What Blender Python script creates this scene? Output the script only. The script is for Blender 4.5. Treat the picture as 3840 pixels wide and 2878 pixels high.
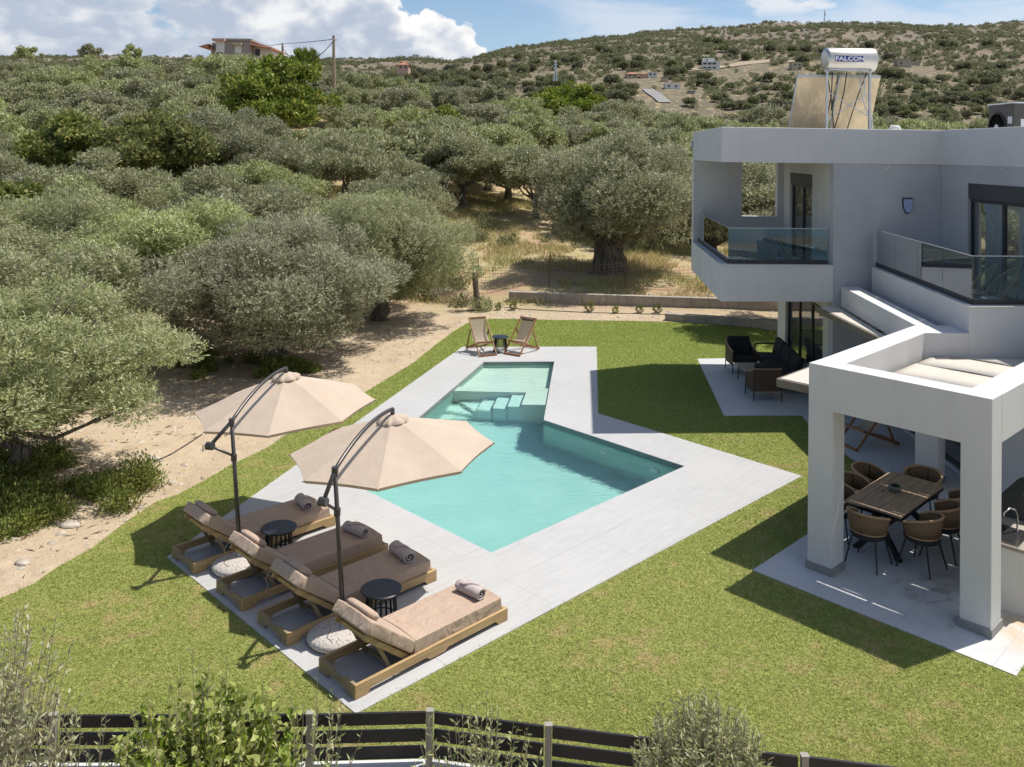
import bpy, math, random
import numpy as np
from math import sin, cos, pi, radians, atan2, hypot
from mathutils import Vector, Matrix, geometry
for o in list(bpy.data.objects): bpy.data.objects.remove(o)
SC = bpy.context.scene; COL = SC.collection
# ------------------------------------------------------------------ camera
CAM_Z = 6.0
FPX, CX, CY = 3222.33, 1920.0, 526.6          # focal length and principal point of the survey, in pixels of 3840 x 2878
PITCH, ROLL = radians(-0.7213), radians(0.7375)
def cam_rows():
    cp, sp = cos(PITCH), sin(PITCH); cr, sr = cos(ROLL), sin(ROLL)
    R = np.array([[1, 0, 0], [0, -sp, -cp], [0, cp, -sp]])
    return np.array([[cr, -sr, 0], [sr, cr, 0], [0, 0, 1]]) @ R
RR = cam_rows()
cam_data = bpy.data.cameras.new('camera'); cam = bpy.data.objects.new('camera', cam_data); COL.objects.link(cam)
M = Matrix.Identity(4)
for i in range(3):
    M[i][0] = RR[0][i]; M[i][1] = -RR[1][i]; M[i][2] = -RR[2][i]
M.translation = (0, 0, CAM_Z)
cam.matrix_world = M
cam_data.sensor_width = 36; cam_data.lens = FPX / 3840 * 36
cam_data.shift_x = 0; cam_data.shift_y = -(1439 - CY) / 3840
cam_data.clip_start = 0.1; cam_data.clip_end = 5000
SC.camera = cam
def gp(px, py, z=0.0):
    "survey: the point at height z seen at (px, py) of the photograph"
    d = RR.T @ np.array([(px - CX) / FPX, (py - CY) / FPX, 1.0]); t = (z - CAM_Z) / d[2]
    return Vector((d[0] * t, d[1] * t, z))
# ------------------------------------------------------------------ sun, sky, exposure
SUN = Vector((1.37, 0.65, 2.96)).normalized()
sl = bpy.data.lights.new('sun', 'SUN'); sl.energy = 4.5; sl.angle = radians(0.53); sl.color = (1.0, 0.955, 0.88)
sl.cycles.is_caustics_light = True
so = bpy.data.objects.new('sun', sl); COL.objects.link(so); so.rotation_euler = SUN.to_track_quat('Z', 'Y').to_euler(); so.location = (20, 10, 60)
SC.view_settings.view_transform = 'Standard'; SC.view_settings.look = 'None'; SC.view_settings.exposure = 0.27; SC.view_settings.gamma = 1
W = bpy.data.worlds.new("World"); SC.world = W; W.use_nodes = True
class NT:
    def __init__(s, nt): s.t = nt; s.l = nt.links
    def n(s, typ, **k):
        nd = s.t.nodes.new(typ)
        for a, b in k.items():
            if a.startswith('i_'):
                key = a[2:]; key = int(key) if key.isdigit() else key.replace('_', ' ')
                s.put(nd.inputs[key], b)
            else: setattr(nd, a, b)
        return nd
    def put(s, inp, v):
        if isinstance(v, bpy.types.NodeSocket): s.l.new(v, inp)
        elif isinstance(v, bpy.types.Node): s.l.new(v.outputs[0], inp)
        elif inp.type == 'RGBA' and not isinstance(v, (int, float)): inp.default_value = (v[0], v[1], v[2], 1)
        elif inp.type == 'RGBA': inp.default_value = (v, v, v, 1)
        else: inp.default_value = v
    def m(s, op, a, b=0.0, c=None, clamp=False):
        nd = s.t.nodes.new('ShaderNodeMath'); nd.operation = op; nd.use_clamp = clamp
        s.put(nd.inputs[0], a); s.put(nd.inputs[1], b)
        if c is not None: s.put(nd.inputs[2], c)
        return nd.outputs[0]
    def mapr(s, v, a, b, c=0.0, d=1.0, smooth=True):
        nd = s.t.nodes.new('ShaderNodeMapRange'); nd.interpolation_type = 'SMOOTHSTEP' if smooth else 'LINEAR'
        for i, x in enumerate((v, a, b, c, d)): s.put(nd.inputs[i], x)
        return nd.outputs[0]
    def mix(s, f, a, b, mode='MIX'):
        nd = s.t.nodes.new('ShaderNodeMix'); nd.data_type = 'RGBA'; nd.blend_type = mode; nd.clamp_factor = True
        s.put(nd.inputs[0], f); s.put(nd.inputs[6], a); s.put(nd.inputs[7], b)
        return nd.outputs[2]
    def noise(s, vec, scale, detail=3, rough=0.5, dist=0.0, out=0):
        nd = s.t.nodes.new('ShaderNodeTexNoise'); s.put(nd.inputs['Vector'], vec)
        nd.inputs['Scale'].default_value = scale; nd.inputs['Detail'].default_value = detail
        nd.inputs['Roughness'].default_value = rough; nd.inputs['Distortion'].default_value = dist
        return nd.outputs[out]
    def scale(s, vec, v, loc=(0, 0, 0), rot=(0, 0, 0)):
        nd = s.t.nodes.new('ShaderNodeMapping'); s.put(nd.inputs[0], vec); nd.inputs['Scale'].default_value = v
        nd.inputs['Location'].default_value = loc; nd.inputs['Rotation'].default_value = rot
        return nd.outputs[0]
    def ramp(s, f, stops, interp='LINEAR'):
        nd = s.t.nodes.new('ShaderNodeValToRGB'); s.put(nd.inputs[0], f); cr = nd.color_ramp; cr.interpolation = interp
        while len(cr.elements) < len(stops): cr.elements.new(0.5)
        for e, (p, c) in zip(cr.elements, stops):
            e.position = p; e.color = (c, c, c, 1) if isinstance(c, (int, float)) else (*c, 1)
        return nd.outputs[0]
def build_world():
    t = NT(W.node_tree); W.node_tree.nodes.clear()
    out = t.n('ShaderNodeOutputWorld')
    sky = t.n('ShaderNodeTexSky', sky_type='NISHITA'); sky.sun_disc = False
    sky.sun_elevation = math.asin(SUN.z); sky.sun_rotation = atan2(SUN.x, SUN.y)
    sky.altitude = 200; sky.air_density = 1.0; sky.dust_density = 0.6; sky.ozone_density = 2.5
    tc = t.n('ShaderNodeTexCoord'); g = tc.outputs['Generated']
    sp = t.n('ShaderNodeSeparateXYZ'); t.put(sp.inputs[0], g); x, y, z = sp.outputs
    az = t.m('ARCTAN2', x, y)                                     # bearing from north (the view), radians
    hyp = t.m('SQRT', t.m('ADD', t.m('MULTIPLY', x, x), t.m('MULTIPLY', y, y)))
    el = t.m('ARCTAN2', z, hyp)
    cv = t.n('ShaderNodeCombineXYZ'); t.put(cv.inputs[0], t.m('MULTIPLY', az, 1.0)); t.put(cv.inputs[1], t.m('MULTIPLY', el, 1.0)); V = cv.outputs[0]
    # heaped cumulus bank: its top edge as a height over bearing, roughened by billows
    u = t.mapr(az, -0.62, 0.62, 0, 1, smooth=False)
    top = t.ramp(u, [(0.0, .60), (0.24, .60), (0.29, .50), (0.33, .47), (0.375, .54), (0.40, .40), (0.435, .41), (0.46, .385), (0.487, .24), (0.515, .16), (0.56, .05), (1.0, .0)])
    top = t.m('MULTIPLY', top, 0.4)
    puff = t.noise(t.scale(V, (1, 1.25, 1)), 26, 6, 0.55, 0.3); puff2 = t.noise(t.scale(V, (1, 1.6, 1), (3, 1, 0)), 9, 5, 0.55)
    vor = t.n('ShaderNodeTexVoronoi', feature='SMOOTH_F1'); t.put(vor.inputs['Vector'], t.scale(V, (1, 1.2, 1))); vor.inputs['Scale'].default_value = 30; vor.inputs['Smoothness'].default_value = .4
    edge = t.m('ADD', t.m('MULTIPLY', t.m('SUBTRACT', puff, 0.5), 0.075), t.m('MULTIPLY', t.m('SUBTRACT', .35, vor.outputs['Distance']), 0.03))
    d = t.m('SUBTRACT', t.m('ADD', top, edge), el)
    cum = t.mapr(d, -0.001, 0.006)
    holes = t.mapr(t.m('ADD', puff2, t.m('MULTIPLY', t.m('SUBTRACT', puff, .5), .35)), 0.36, 0.44)
    leftside = t.mapr(az, -0.30, -0.24)                            # the left bank is broken, the right heap solid
    cum = t.m('MULTIPLY', cum, t.m('MAXIMUM', holes, leftside))
    # thin veil on the right and overhead
    cir = t.noise(t.scale(V, (1, 4.2, 1), (1.3, .4, 0)), 5.5, 7, 0.55, 0.6)
    cirm = t.m('MULTIPLY', t.mapr(cir, 0.36, 0.62), t.mapr(az, -0.02, 0.10))
    frag = t.mapr(t.noise(t.scale(V, (1, 2.2, 1), (7.1, 2.4, 0)), 11, 6, 0.6), 0.46, 0.60)
    fragm = t.m('MULTIPLY', t.m('MULTIPLY', frag, t.mapr(az, 0.17, 0.3)), t.mapr(el, .145, .165))
    sh = t.noise(t.scale(V, (1, 1.5, 1), (.015, -.02, 0)), 17, 5, 0.5, .2)
    bright = t.m('ADD', t.m('MULTIPLY', t.mapr(d, 0.0, 0.045, 1.0, 0.0), t.m('MULTIPLY', leftside, .75)), t.m('MULTIPLY', t.mapr(sh, 0.42, 0.68), .8))
    lowdark = t.mapr(el, 0.085, 0.118, 0.5, 1.0)
    bright = t.m('MULTIPLY', bright, lowdark, clamp=True)
    ccol = t.mix(bright, (0.47, 0.54, 0.66), (0.98, 0.97, 0.96))
    bg = t.n('ShaderNodeBackground'); t.put(bg.inputs[0], sky.outputs[0]); bg.inputs[1].default_value = 0.10
    bc = t.n('ShaderNodeBackground'); t.put(bc.inputs[0], ccol); bc.inputs[1].default_value = 0.86
    bv = t.n('ShaderNodeBackground'); t.put(bv.inputs[0], (0.82, 0.86, 0.93)); bv.inputs[1].default_value = 0.8
    m1 = t.n('ShaderNodeMixShader'); t.put(m1.inputs[0], t.m('MAXIMUM', t.m('MULTIPLY', cirm, 0.6), fragm)); t.l.new(bg.outputs[0], m1.inputs[1]); t.l.new(bv.outputs[0], m1.inputs[2])
    m2 = t.n('ShaderNodeMixShader'); t.put(m2.inputs[0], cum); t.l.new(m1.outputs[0], m2.inputs[1]); t.l.new(bc.outputs[0], m2.inputs[2])
    t.l.new(m2.outputs[0], out.inputs[0])
build_world()
SC.cycles.max_bounces = 8; SC.cycles.transparent_max_bounces = 16; SC.cycles.diffuse_bounces = 3; SC.cycles.glossy_bounces = 3
SC.cycles.caustics_reflective = False; SC.cycles.caustics_refractive = True; SC.cycles.sample_clamp_indirect = 6
# ------------------------------------------------------------------ mesh helpers
class MB:
    def __init__(s): s.v = []; s.f = []; s.mi = []
    def add(s, vs, fs, T=None, mi=0):
        b = len(s.v)
        for p in vs:
            p = Vector(p); s.v.append(tuple(T @ p) if T is not None else tuple(p))
        for f in fs: s.f.append([b + i for i in f]); s.mi.append(mi)
        return s
    def box(s, c, d, rz=0.0, T=None, mi=0):
        x, y, z = d[0] / 2, d[1] / 2, d[2] / 2
        vs = [(-x, -y, -z), (x, -y, -z), (x, y, -z), (-x, y, -z), (-x, -y, z), (x, -y, z), (x, y, z), (-x, y, z)]
        L = Matrix.Translation(c) @ Matrix.Rotation(rz, 4, 'Z')
        if T is not None: L = T @ L
        return s.add(vs, [(0, 3, 2, 1), (4, 5, 6, 7), (0, 1, 5, 4), (1, 2, 6, 5), (2, 3, 7, 6), (3, 0, 4, 7)], L, mi)
    def bar(s, p, q, w, h, up=(0, 0, 1), T=None, mi=0):
        p, q = Vector(p), Vector(q); d = q - p; L = d.length; d.normalize(); up = Vector(up)
        if abs(d.dot(up)) > .999: up = Vector((1, 0, 0))
        sx = d.cross(up).normalized(); uz = sx.cross(d)
        R = Matrix((( d.x, sx.x, uz.x), (d.y, sx.y, uz.y), (d.z, sx.z, uz.z))).to_4x4()
        X = Matrix.Translation((p + q) / 2) @ R
        if T is not None: X = T @ X
        return s.box((0, 0, 0), (L, w, h), T=X, mi=mi)
    def tube(s, path, r, n=8, T=None, cap=True, mi=0):
        P = [Vector(p) for p in path]; rs = r if isinstance(r, (list, tuple)) else [r] * len(P)
        vs = []; prev = None
        for i, p in enumerate(P):
            d = (P[min(i + 1, len(P) - 1)] - P[max(i - 1, 0)])
            d = d.normalized() if d.length > 1e-9 else Vector((0, 0, 1))
            if prev is None: a = d.orthogonal().normalized()
            else:
                a = prev - d * prev.dot(d); a = a.normalized() if a.length > 1e-6 else d.orthogonal().normalized()
            prev = a; b = d.cross(a)
            for k in range(n):
                t = 2 * pi * k / n; vs.append(p + (a * cos(t) + b * sin(t)) * rs[i])
        fs = []
        for i in range(len(P) - 1):
            for k in range(n):
                k2 = (k + 1) % n; fs.append((i * n + k, i * n + k2, (i + 1) * n + k2, (i + 1) * n + k))
        if cap: fs.append(tuple(range(n - 1, -1, -1))); fs.append(tuple((len(P) - 1) * n + k for k in range(n)))
        return s.add(vs, fs, T, mi)
    def lathe(s, prof, c=(0, 0, 0), n=24, T=None, mi=0, sx=1, sy=1):
        vs = []; fs = []
        for (r, z) in prof:
            for k in range(n): t = 2 * pi * k / n; vs.append((c[0] + r * cos(t) * sx, c[1] + r * sin(t) * sy, c[2] + z))
        for i in range(len(prof) - 1):
            for k in range(n): k2 = (k + 1) % n; fs.append((i * n + k, i * n + k2, (i + 1) * n + k2, (i + 1) * n + k))
        if prof[0][0] > 1e-6: fs.append(tuple(range(n - 1, -1, -1)))
        if prof[-1][0] > 1e-6: fs.append(tuple((len(prof) - 1) * n + k for k in range(n)))
        return s.add(vs, fs, T, mi)
    def prism(s, poly, z0, z1, holes=(), T=None, mi=0, sides=True, bottom=True):
        rings = [list(poly)] + [list(h) for h in holes]
        loops = [[Vector((p[0], p[1], 0)) for p in r] for r in rings]
        flat = [p for r in loops for p in r]; n = len(flat)
        tris = geometry.tessellate_polygon(loops)
        zf = (lambda v, p: v(p) if callable(v) else v)
        vs = [(p.x, p.y, zf(z1, p)) for p in flat] + [(p.x, p.y, zf(z0, p)) for p in flat]; fs = []
        for t in tris:
            a, b, c = [flat[i] for i in t]
            cr = (b - a).cross(c - a).z
            if abs(cr) < 1e-9: continue
            t = t if cr > 0 else t[::-1]
            fs.append(tuple(t))
            if bottom: fs.append(tuple(i + n for i in t[::-1]))
        if sides:
            b = 0
            for ri, r in enumerate(loops):
                m = len(r); area = sum(r[i].x * r[(i + 1) % m].y - r[(i + 1) % m].x * r[i].y for i in range(m))
                ccw = area > 0
                if ri > 0: ccw = not ccw
                for i in range(m):
                    j = (i + 1) % m
                    f = (b + i, b + i + n, b + j + n, b + j)
                    fs.append(f if ccw else f[::-1])
                b += m
        return s.add(vs, fs, T, mi)
    def grid(s, P, closeu=False, T=None, mi=0):
        nu = len(P); nv = len(P[0]); vs = [p for r in P for p in r]; fs = []
        for i in range(nu if closeu else nu - 1):
            for j in range(nv - 1):
                a = i * nv + j; b = ((i + 1) % nu) * nv + j; fs.append((a, b, b + 1, a + 1))
        return s.add(vs, fs, T, mi)
    def build(s, name, mats, parent=None, smooth=False, bevel=0.0, solid=0.0, subd=0):
        me = bpy.data.meshes.new(name); me.from_pydata(s.v, [], s.f)
        mats = mats if isinstance(mats, (list, tuple)) else [mats]
        for m in mats: me.materials.append(m)
        if len(mats) > 1: me.polygons.foreach_set('material_index', s.mi)
        if smooth: me.polygons.foreach_set('use_smooth', [True] * len(me.polygons))
        me.update()
        o = bpy.data.objects.new(name, me); COL.objects.link(o)
        if parent is not None: o.parent = parent
        if solid: md = o.modifiers.new('solid', 'SOLIDIFY'); md.thickness = solid; md.offset = 0
        if bevel: md = o.modifiers.new('bevel', 'BEVEL'); md.width = bevel; md.segments = 3; md.limit_method = 'ANGLE'; md.angle_limit = radians(35); md.harden_normals = False
        if subd: md = o.modifiers.new('subd', 'SUBSURF'); md.levels = subd; md.render_levels = subd
        return o
def tag(o, label=None, cat=None, group=None, kind=None):
    if label: o['label'] = label
    if cat: o['category'] = cat
    if group: o['group'] = group
    if kind: o['kind'] = kind
    return o
def thing(name, label, cat, loc=(0, 0, 0), rz=0.0, group=None, scale=1.0):
    o = bpy.data.objects.new(name, None); COL.objects.link(o); o.location = loc; o.rotation_euler = (0, 0, rz)
    if scale != 1.0: o.scale = (scale,) * 3
    o.empty_display_size = 0.2
    return tag(o, label, cat, group)
def kids(o): return [c for c in bpy.data.objects if c.parent == o]
KID = {}
def copy_tree(o, loc=None, rz=None, label=None, group=None, parent=None, scale=None):
    c = o.copy(); COL.objects.link(c); c.parent = parent
    if loc is not None: c.location = loc
    if rz is not None: c.rotation_euler = (0, 0, rz)
    if scale is not None: c.scale = scale
    if label: c['label'] = label
    if group: c['group'] = group
    if o.name not in KID: KID[o.name] = kids(o)
    for ch in KID[o.name]: copy_tree(ch, parent=c)
    return c
# ------------------------------------------------------------------ materials
def mat(name, fn):
    m = bpy.data.materials.new(name); m.use_nodes = True; t = NT(m.node_tree)
    b = m.node_tree.nodes['Principled BSDF']; b.inputs['Roughness'].default_value = 0.7
    fn(t, b); return m
def P_(t): return t.n('ShaderNodeNewGeometry').outputs['Position']
def O_(t): return t.n('ShaderNodeTexCoord').outputs['Object']
def bump(t, b, h, dist, strength=1.0):
    n = t.n('ShaderNodeBump'); n.inputs['Strength'].default_value = strength; n.inputs['Distance'].default_value = dist
    t.put(n.inputs['Height'], h); t.l.new(n.outputs[0], b.inputs['Normal'])
def simple(name, col, rough=0.6, metal=0.0, var=0.06, scale=6.0, bmp=0.0, bscale=60, spec=None):
    def fn(t, b):
        o = O_(t); n = t.noise(o, scale, 4, .6)
        c2 = tuple(max(0, x * (1 - var * 2)) for x in col); c3 = tuple(min(1, x * (1 + var)) for x in col)
        t.put(b.inputs['Base Color'], t.mix(t.mapr(n, .3, .7), c2, c3)); b.inputs['Roughness'].default_value = rough; b.inputs['Metallic'].default_value = metal
        if spec is not None: b.inputs['Specular IOR Level'].default_value = spec
        if bmp: bump(t, b, t.noise(o, bscale, 4, .6), bmp)
    return mat(name, fn)
MT = {}
def f_deck(t, b):
    p = P_(t); q = t.scale(p, (1, 1, 1), rot=(0, 0, radians(-45)))
    n1 = t.noise(q, 0.5, 4, .6); n2 = t.noise(t.scale(q, (1, 7, 1)), 2.2, 6, .65, .4); n3 = t.noise(q, 90, 2, .6)
    br = t.n('ShaderNodeTexBrick', offset=0.5); t.put(br.inputs['Vector'], q); br.inputs['Scale'].default_value = 1.0
    br.inputs['Mortar Size'].default_value = .0035; br.inputs['Brick Width'].default_value = 1.9; br.inputs['Row Height'].default_value = .95; br.inputs['Mortar Smooth'].default_value = .3
    c = t.mix(t.mapr(n1, .3, .7), (.40, .40, .397), (.455, .45, .445)); c = t.mix(t.mapr(n2, .35, .75), c, (.48, .472, .462)); c = t.mix(t.m('MULTIPLY', t.mapr(n3, .55, .8), .25), c, (.42, .41, .4))
    st = t.mapr(t.noise(p, .9, 5, .7, 1.0), .62, .72); c = t.mix(t.m('MULTIPLY', st, .22), c, (.44, .42, .40))
    c = t.mix(t.m('MULTIPLY', br.outputs['Fac'], .8), c, (.25, .245, .24))
    t.put(b.inputs['Base Color'], c); b.inputs['Roughness'].default_value = .62; bump(t, b, n3, .0015, .5)
MT['deck'] = mat('pale_concrete_tile', f_deck)
def f_patio(t, b):
    p = P_(t); q = t.scale(p, (1, 1, 1), rot=(0, 0, radians(-44.5)))
    n1 = t.noise(q, 0.6, 4, .6); n3 = t.noise(q, 80, 2, .6)
    br = t.n('ShaderNodeTexBrick', offset=0.0); t.put(br.inputs['Vector'], t.scale(q, (1, 1, 1), (.45, .2, 0))); br.inputs['Scale'].default_value = 1.0
    br.inputs['Mortar Size'].default_value = .004; br.inputs['Brick Width'].default_value = 1.15; br.inputs['Row Height'].default_value = 1.15
    c = t.mix(t.mapr(n1, .3, .7), (.53, .53, .53), (.60, .595, .585)); c = t.mix(t.m('MULTIPLY', t.mapr(n3, .5, .8), .3), c, (.42, .41, .4))
    # muddy water stains near the kitchen column
    sp = t.n('ShaderNodeSeparateXYZ'); t.put(sp.inputs[0], p)
    dx = t.m('SUBTRACT', sp.outputs[0], 6.2); dy = t.m('SUBTRACT', sp.outputs[1], 11.7); rr = t.m('SQRT', t.m('ADD', t.m('MULTIPLY', dx, dx), t.m('MULTIPLY', dy, dy)))
    st = t.m('MULTIPLY', t.mapr(t.noise(p, 2.3, 4, .6, .8), .48, .62), t.mapr(rr, .3, 1.5, 1, 0)); c = t.mix(t.m('MULTIPLY', st, .6), c, (.24, .22, .2))
    dx = t.m('SUBTRACT', sp.outputs[0], 6.75); dy = t.m('SUBTRACT', sp.outputs[1], 10.95); rr = t.m('SQRT', t.m('ADD', t.m('MULTIPLY', dx, dx), t.m('MULTIPLY', dy, dy)))
    st = t.m('MULTIPLY', t.mapr(t.noise(p, 3.0, 4, .6, .8), .3, .6), t.mapr(rr, .2, .95, 1, 0)); c = t.mix(t.m('MULTIPLY', st, .8), c, (.55, .40, .25))
    c = t.mix(t.m('MULTIPLY', br.outputs['Fac'], .6), c, (.3, .3, .3))
    t.put(b.inputs['Base Color'], c); b.inputs['Roughness'].default_value = .55; bump(t, b, n3, .0015, .5)
MT['patio'] = mat('grey_concrete_paving', f_patio)
def f_wall(c0, c1):
    def fn(t, b):
        p = P_(t); n = t.noise(p, .7, 4, .6); n2 = t.noise(t.scale(p, (3, 3, .5)), 1.5, 5, .65); n3 = t.noise(p, 110, 2, .6)
        c = t.mix(t.mapr(n, .3, .7), c0, c1); c = t.mix(t.m('MULTIPLY', t.mapr(n2, .5, .8), .22), c, tuple(x * .75 for x in c0))
        t.put(b.inputs['Base Color'], c); b.inputs['Roughness'].default_value = .85; bump(t, b, t.m('ADD', n3, t.m('MULTIPLY', n2, .8)), .003, .5)
    return fn
MT['white'] = mat('white_render', f_wall((.585, .575, .565), (.635, .625, .61)))
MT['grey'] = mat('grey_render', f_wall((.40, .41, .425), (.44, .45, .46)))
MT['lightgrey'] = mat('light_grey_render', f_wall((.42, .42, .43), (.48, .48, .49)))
MT['whitesoft'] = mat('cream_render', f_wall((.62, .60, .55), (.68, .66, .61)))
MT['plinth'] = simple('grey_tile_skirting', (.25, .25, .245), .6, bmp=.002)
MT['pool'] = None
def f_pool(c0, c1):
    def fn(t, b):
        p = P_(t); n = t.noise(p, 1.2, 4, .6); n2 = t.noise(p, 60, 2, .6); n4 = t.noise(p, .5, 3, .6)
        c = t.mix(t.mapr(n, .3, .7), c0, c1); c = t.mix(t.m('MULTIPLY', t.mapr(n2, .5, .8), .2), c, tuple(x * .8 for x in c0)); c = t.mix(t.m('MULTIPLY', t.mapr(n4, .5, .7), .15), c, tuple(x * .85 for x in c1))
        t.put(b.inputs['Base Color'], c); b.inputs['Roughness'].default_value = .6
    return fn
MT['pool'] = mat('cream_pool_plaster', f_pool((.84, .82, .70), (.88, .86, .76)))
MT['aqua_depth'] = mat('depth_tinted_pool_plaster', f_pool((.41, .61, .565), (.47, .66, .61)))  # tint of light through deep water, put into the wall and floor colour
MT['step'] = mat('depth_tinted_step_plaster', f_pool((.66, .80, .72), (.72, .84, .76)))  # steps: weaker water depth tint put into the plaster colour
def f_water(t, b):
    m = t.t; out = m.nodes['Material Output']; m.nodes.remove(b)
    p = P_(t); h = t.m('ADD', t.noise(t.scale(p, (1, 1.8, 1)), 4.5, 3, .55, .4), t.m('MULTIPLY', t.noise(p, 1.3, 3, .5, .3), 1.2))
    bm = t.n('ShaderNodeBump'); bm.inputs['Strength'].default_value = .8; bm.inputs['Distance'].default_value = .02; t.put(bm.inputs['Height'], h)
    gl = t.n('ShaderNodeBsdfGlass'); gl.inputs['Roughness'].default_value = 0; gl.inputs['IOR'].default_value = 1.33; gl.inputs['Color'].default_value = (.82, .985, .975, 1); t.l.new(bm.outputs[0], gl.inputs['Normal']); t.l.new(gl.outputs[0], out.inputs[0])
MT['water'] = mat('pool_water', f_water)
def f_glass(tint, refl=1.0):
    def fn(t, b):
        out = t.t.nodes['Material Output']; t.t.nodes.remove(b)
        fr = t.n('ShaderNodeFresnel'); fr.inputs[0].default_value = 1.5
        gl = t.n('ShaderNodeBsdfGlossy'); gl.inputs['Roughness'].default_value = .01
        tr = t.n('ShaderNodeBsdfTransparent'); tr.inputs[0].default_value = (*tint, 1)
        mx = t.n('ShaderNodeMixShader'); t.put(mx.inputs[0], t.m('MULTIPLY', fr.outputs[0], refl, clamp=True)); t.l.new(tr.outputs[0], mx.inputs[1]); t.l.new(gl.outputs[0], mx.inputs[2]); t.l.new(mx.outputs[0], out.inputs[0])
    return fn
MT['glass'] = mat('balustrade_glass', f_glass((.64, .79, .81), 1.3))
MT['pane'] = mat('window_glass', f_glass((.78, .82, .83), .38))
MT['alu'] = simple('anthracite_aluminium', (.035, .037, .04), .45)
MT['shutter'] = simple('dark_shutter_box', (.06, .062, .066), .5)
MT['dark'] = simple('dark_interior', (.02, .02, .022), .9)
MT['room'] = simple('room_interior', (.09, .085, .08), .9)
MT['curtain'] = simple('pale_grey_curtain', (.72, .73, .71), .9)
MT['panelgrey'] = simple('grey_blind', (.26, .27, .28), .7)
def f_fabric(c, s=1.0):
    def fn(t, b):
        o = O_(t); n = t.noise(o, 2.5, 4, .6); w = t.noise(o, 300, 2, .5)
        t.put(b.inputs['Base Color'], t.mix(t.mapr(n, .3, .7), tuple(x * .93 for x in c), c)); b.inputs['Roughness'].default_value = .9
        b.inputs['Sheen Weight'].default_value = .15
        bump(t, b, t.m('ADD', t.m('MULTIPLY', t.noise(t.scale(o, (1.3, 2.2, 1)), 2.6 * s, 2, .45, 1.6), 1.5), t.m('MULTIPLY', w, .02)), .05, .55)
    return fn
MT['cushion'] = mat('taupe_cushion', f_fabric((.46, .335, .25)))
MT['towel'] = simple('mauve_grey_towel', (.52, .44, .43), .95, bmp=.006, bscale=120)
def f_canopy(t, b):
    o = O_(t); n = t.noise(o, 1.5, 4, .6); c = t.mix(t.mapr(n, .3, .7), (.545, .435, .34), (.60, .485, .38))
    t.put(b.inputs['Base Color'], c); b.inputs['Roughness'].default_value = .85
    out = t.t.nodes['Material Output']; tl = t.n('ShaderNodeBsdfTranslucent'); t.put(tl.inputs[0], c); mx = t.n('ShaderNodeMixShader'); mx.inputs[0].default_value = .18
    t.l.new(b.outputs[0], mx.inputs[1]); t.l.new(tl.outputs[0], mx.inputs[2]); t.l.new(mx.outputs[0], out.inputs[0])
    bump(t, b, t.noise(t.scale(o, (1, 1, .4)), 5, 3, .5), .03, .5)
MT['canopy'] = mat('beige_umbrella_canvas', f_canopy)
MT['fabric'] = simple('cream_pergola_canvas', (.56, .52, .455), .85, var=.03, bmp=.004, bscale=20)
MT['polemetal'] = simple('grey_brown_metal', (.09, .08, .075), .35, .5)
MT['black'] = simple('black_metal', (.012, .013, .016), .4)
MT['stooltop'] = simple('dark_navy_table_top', (.014, .018, .028), .32, var=.2)
def f_terrazzo(t, b):
    o = O_(t); v = t.n('ShaderNodeTexVoronoi'); t.put(v.inputs['Vector'], o); v.inputs['Scale'].default_value = 62
    c = t.ramp(t.n('ShaderNodeSeparateColor', i_0=v.outputs['Color']).outputs[0], [(0, (.06, .05, .05)), (.12, (.12, .1, .09)), (.16, (.48, .42, .37)), (.6, (.55, .5, .45)), (1, (.4, .3, .24))], 'CONSTANT')
    c = t.mix(t.mapr(v.outputs['Distance'], .35, .6), c, (.52, .48, .44)); t.put(b.inputs['Base Color'], c); bump(t, b, v.outputs['Distance'], .004)
MT['terrazzo'] = mat('speckled_terrazzo', f_terrazzo)
def f_wood(c0, c1, ax=0, sc=1.0, rough=.6):
    def fn(t, b):
        o = O_(t); s = [12 * sc] * 3; s[ax] = .9 * sc
        n = t.noise(t.scale(o, tuple(s)), 2.2, 6, .65, .6); k = t.n('ShaderNodeTexVoronoi'); t.put(k.inputs['Vector'], t.scale(o, (2.2, 5, 5))); k.inputs['Scale'].default_value = .8
        c = t.mix(t.mapr(n, .3, .7), c0, c1); c = t.mix(t.mapr(k.outputs['Distance'], .05, .1, .8, 0), c, tuple(x * .3 for x in c0))
        t.put(b.inputs['Base Color'], c); b.inputs['Roughness'].default_value = rough; bump(t, b, n, .003, .4)
    return fn
MT['pine'] = mat('pine_wood', f_wood((.34, .22, .10), (.50, .345, .17)))
MT['pinegreen'] = mat('weathered_pine', f_wood((.22, .17, .10), (.33, .26, .15)))
MT['teak'] = mat('teak_wood', f_wood((.22, .10, .045), (.38, .19, .085), 2))
MT['plank'] = mat('brown_plank', f_wood((.31, .215, .14), (.46, .335, .23), 0, .8))
def f_sling(t, b):
    c = t.mix(t.mapr(t.noise(O_(t), 20, 3, .6), .3, .7), (.60, .49, .37), (.68, .56, .43)); t.put(b.inputs['Base Color'], c)
    out = t.t.nodes['Material Output']; tl = t.n('ShaderNodeBsdfTranslucent'); t.put(tl.inputs[0], c); mx = t.n('ShaderNodeMixShader'); mx.inputs[0].default_value = .55
    t.l.new(b.outputs[0], mx.inputs[1]); t.l.new(tl.outputs[0], mx.inputs[2]); t.l.new(mx.outputs[0], out.inputs[0])
MT['sling'] = mat('sand_sling_canvas', f_sling)
MT['rope'] = None
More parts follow.
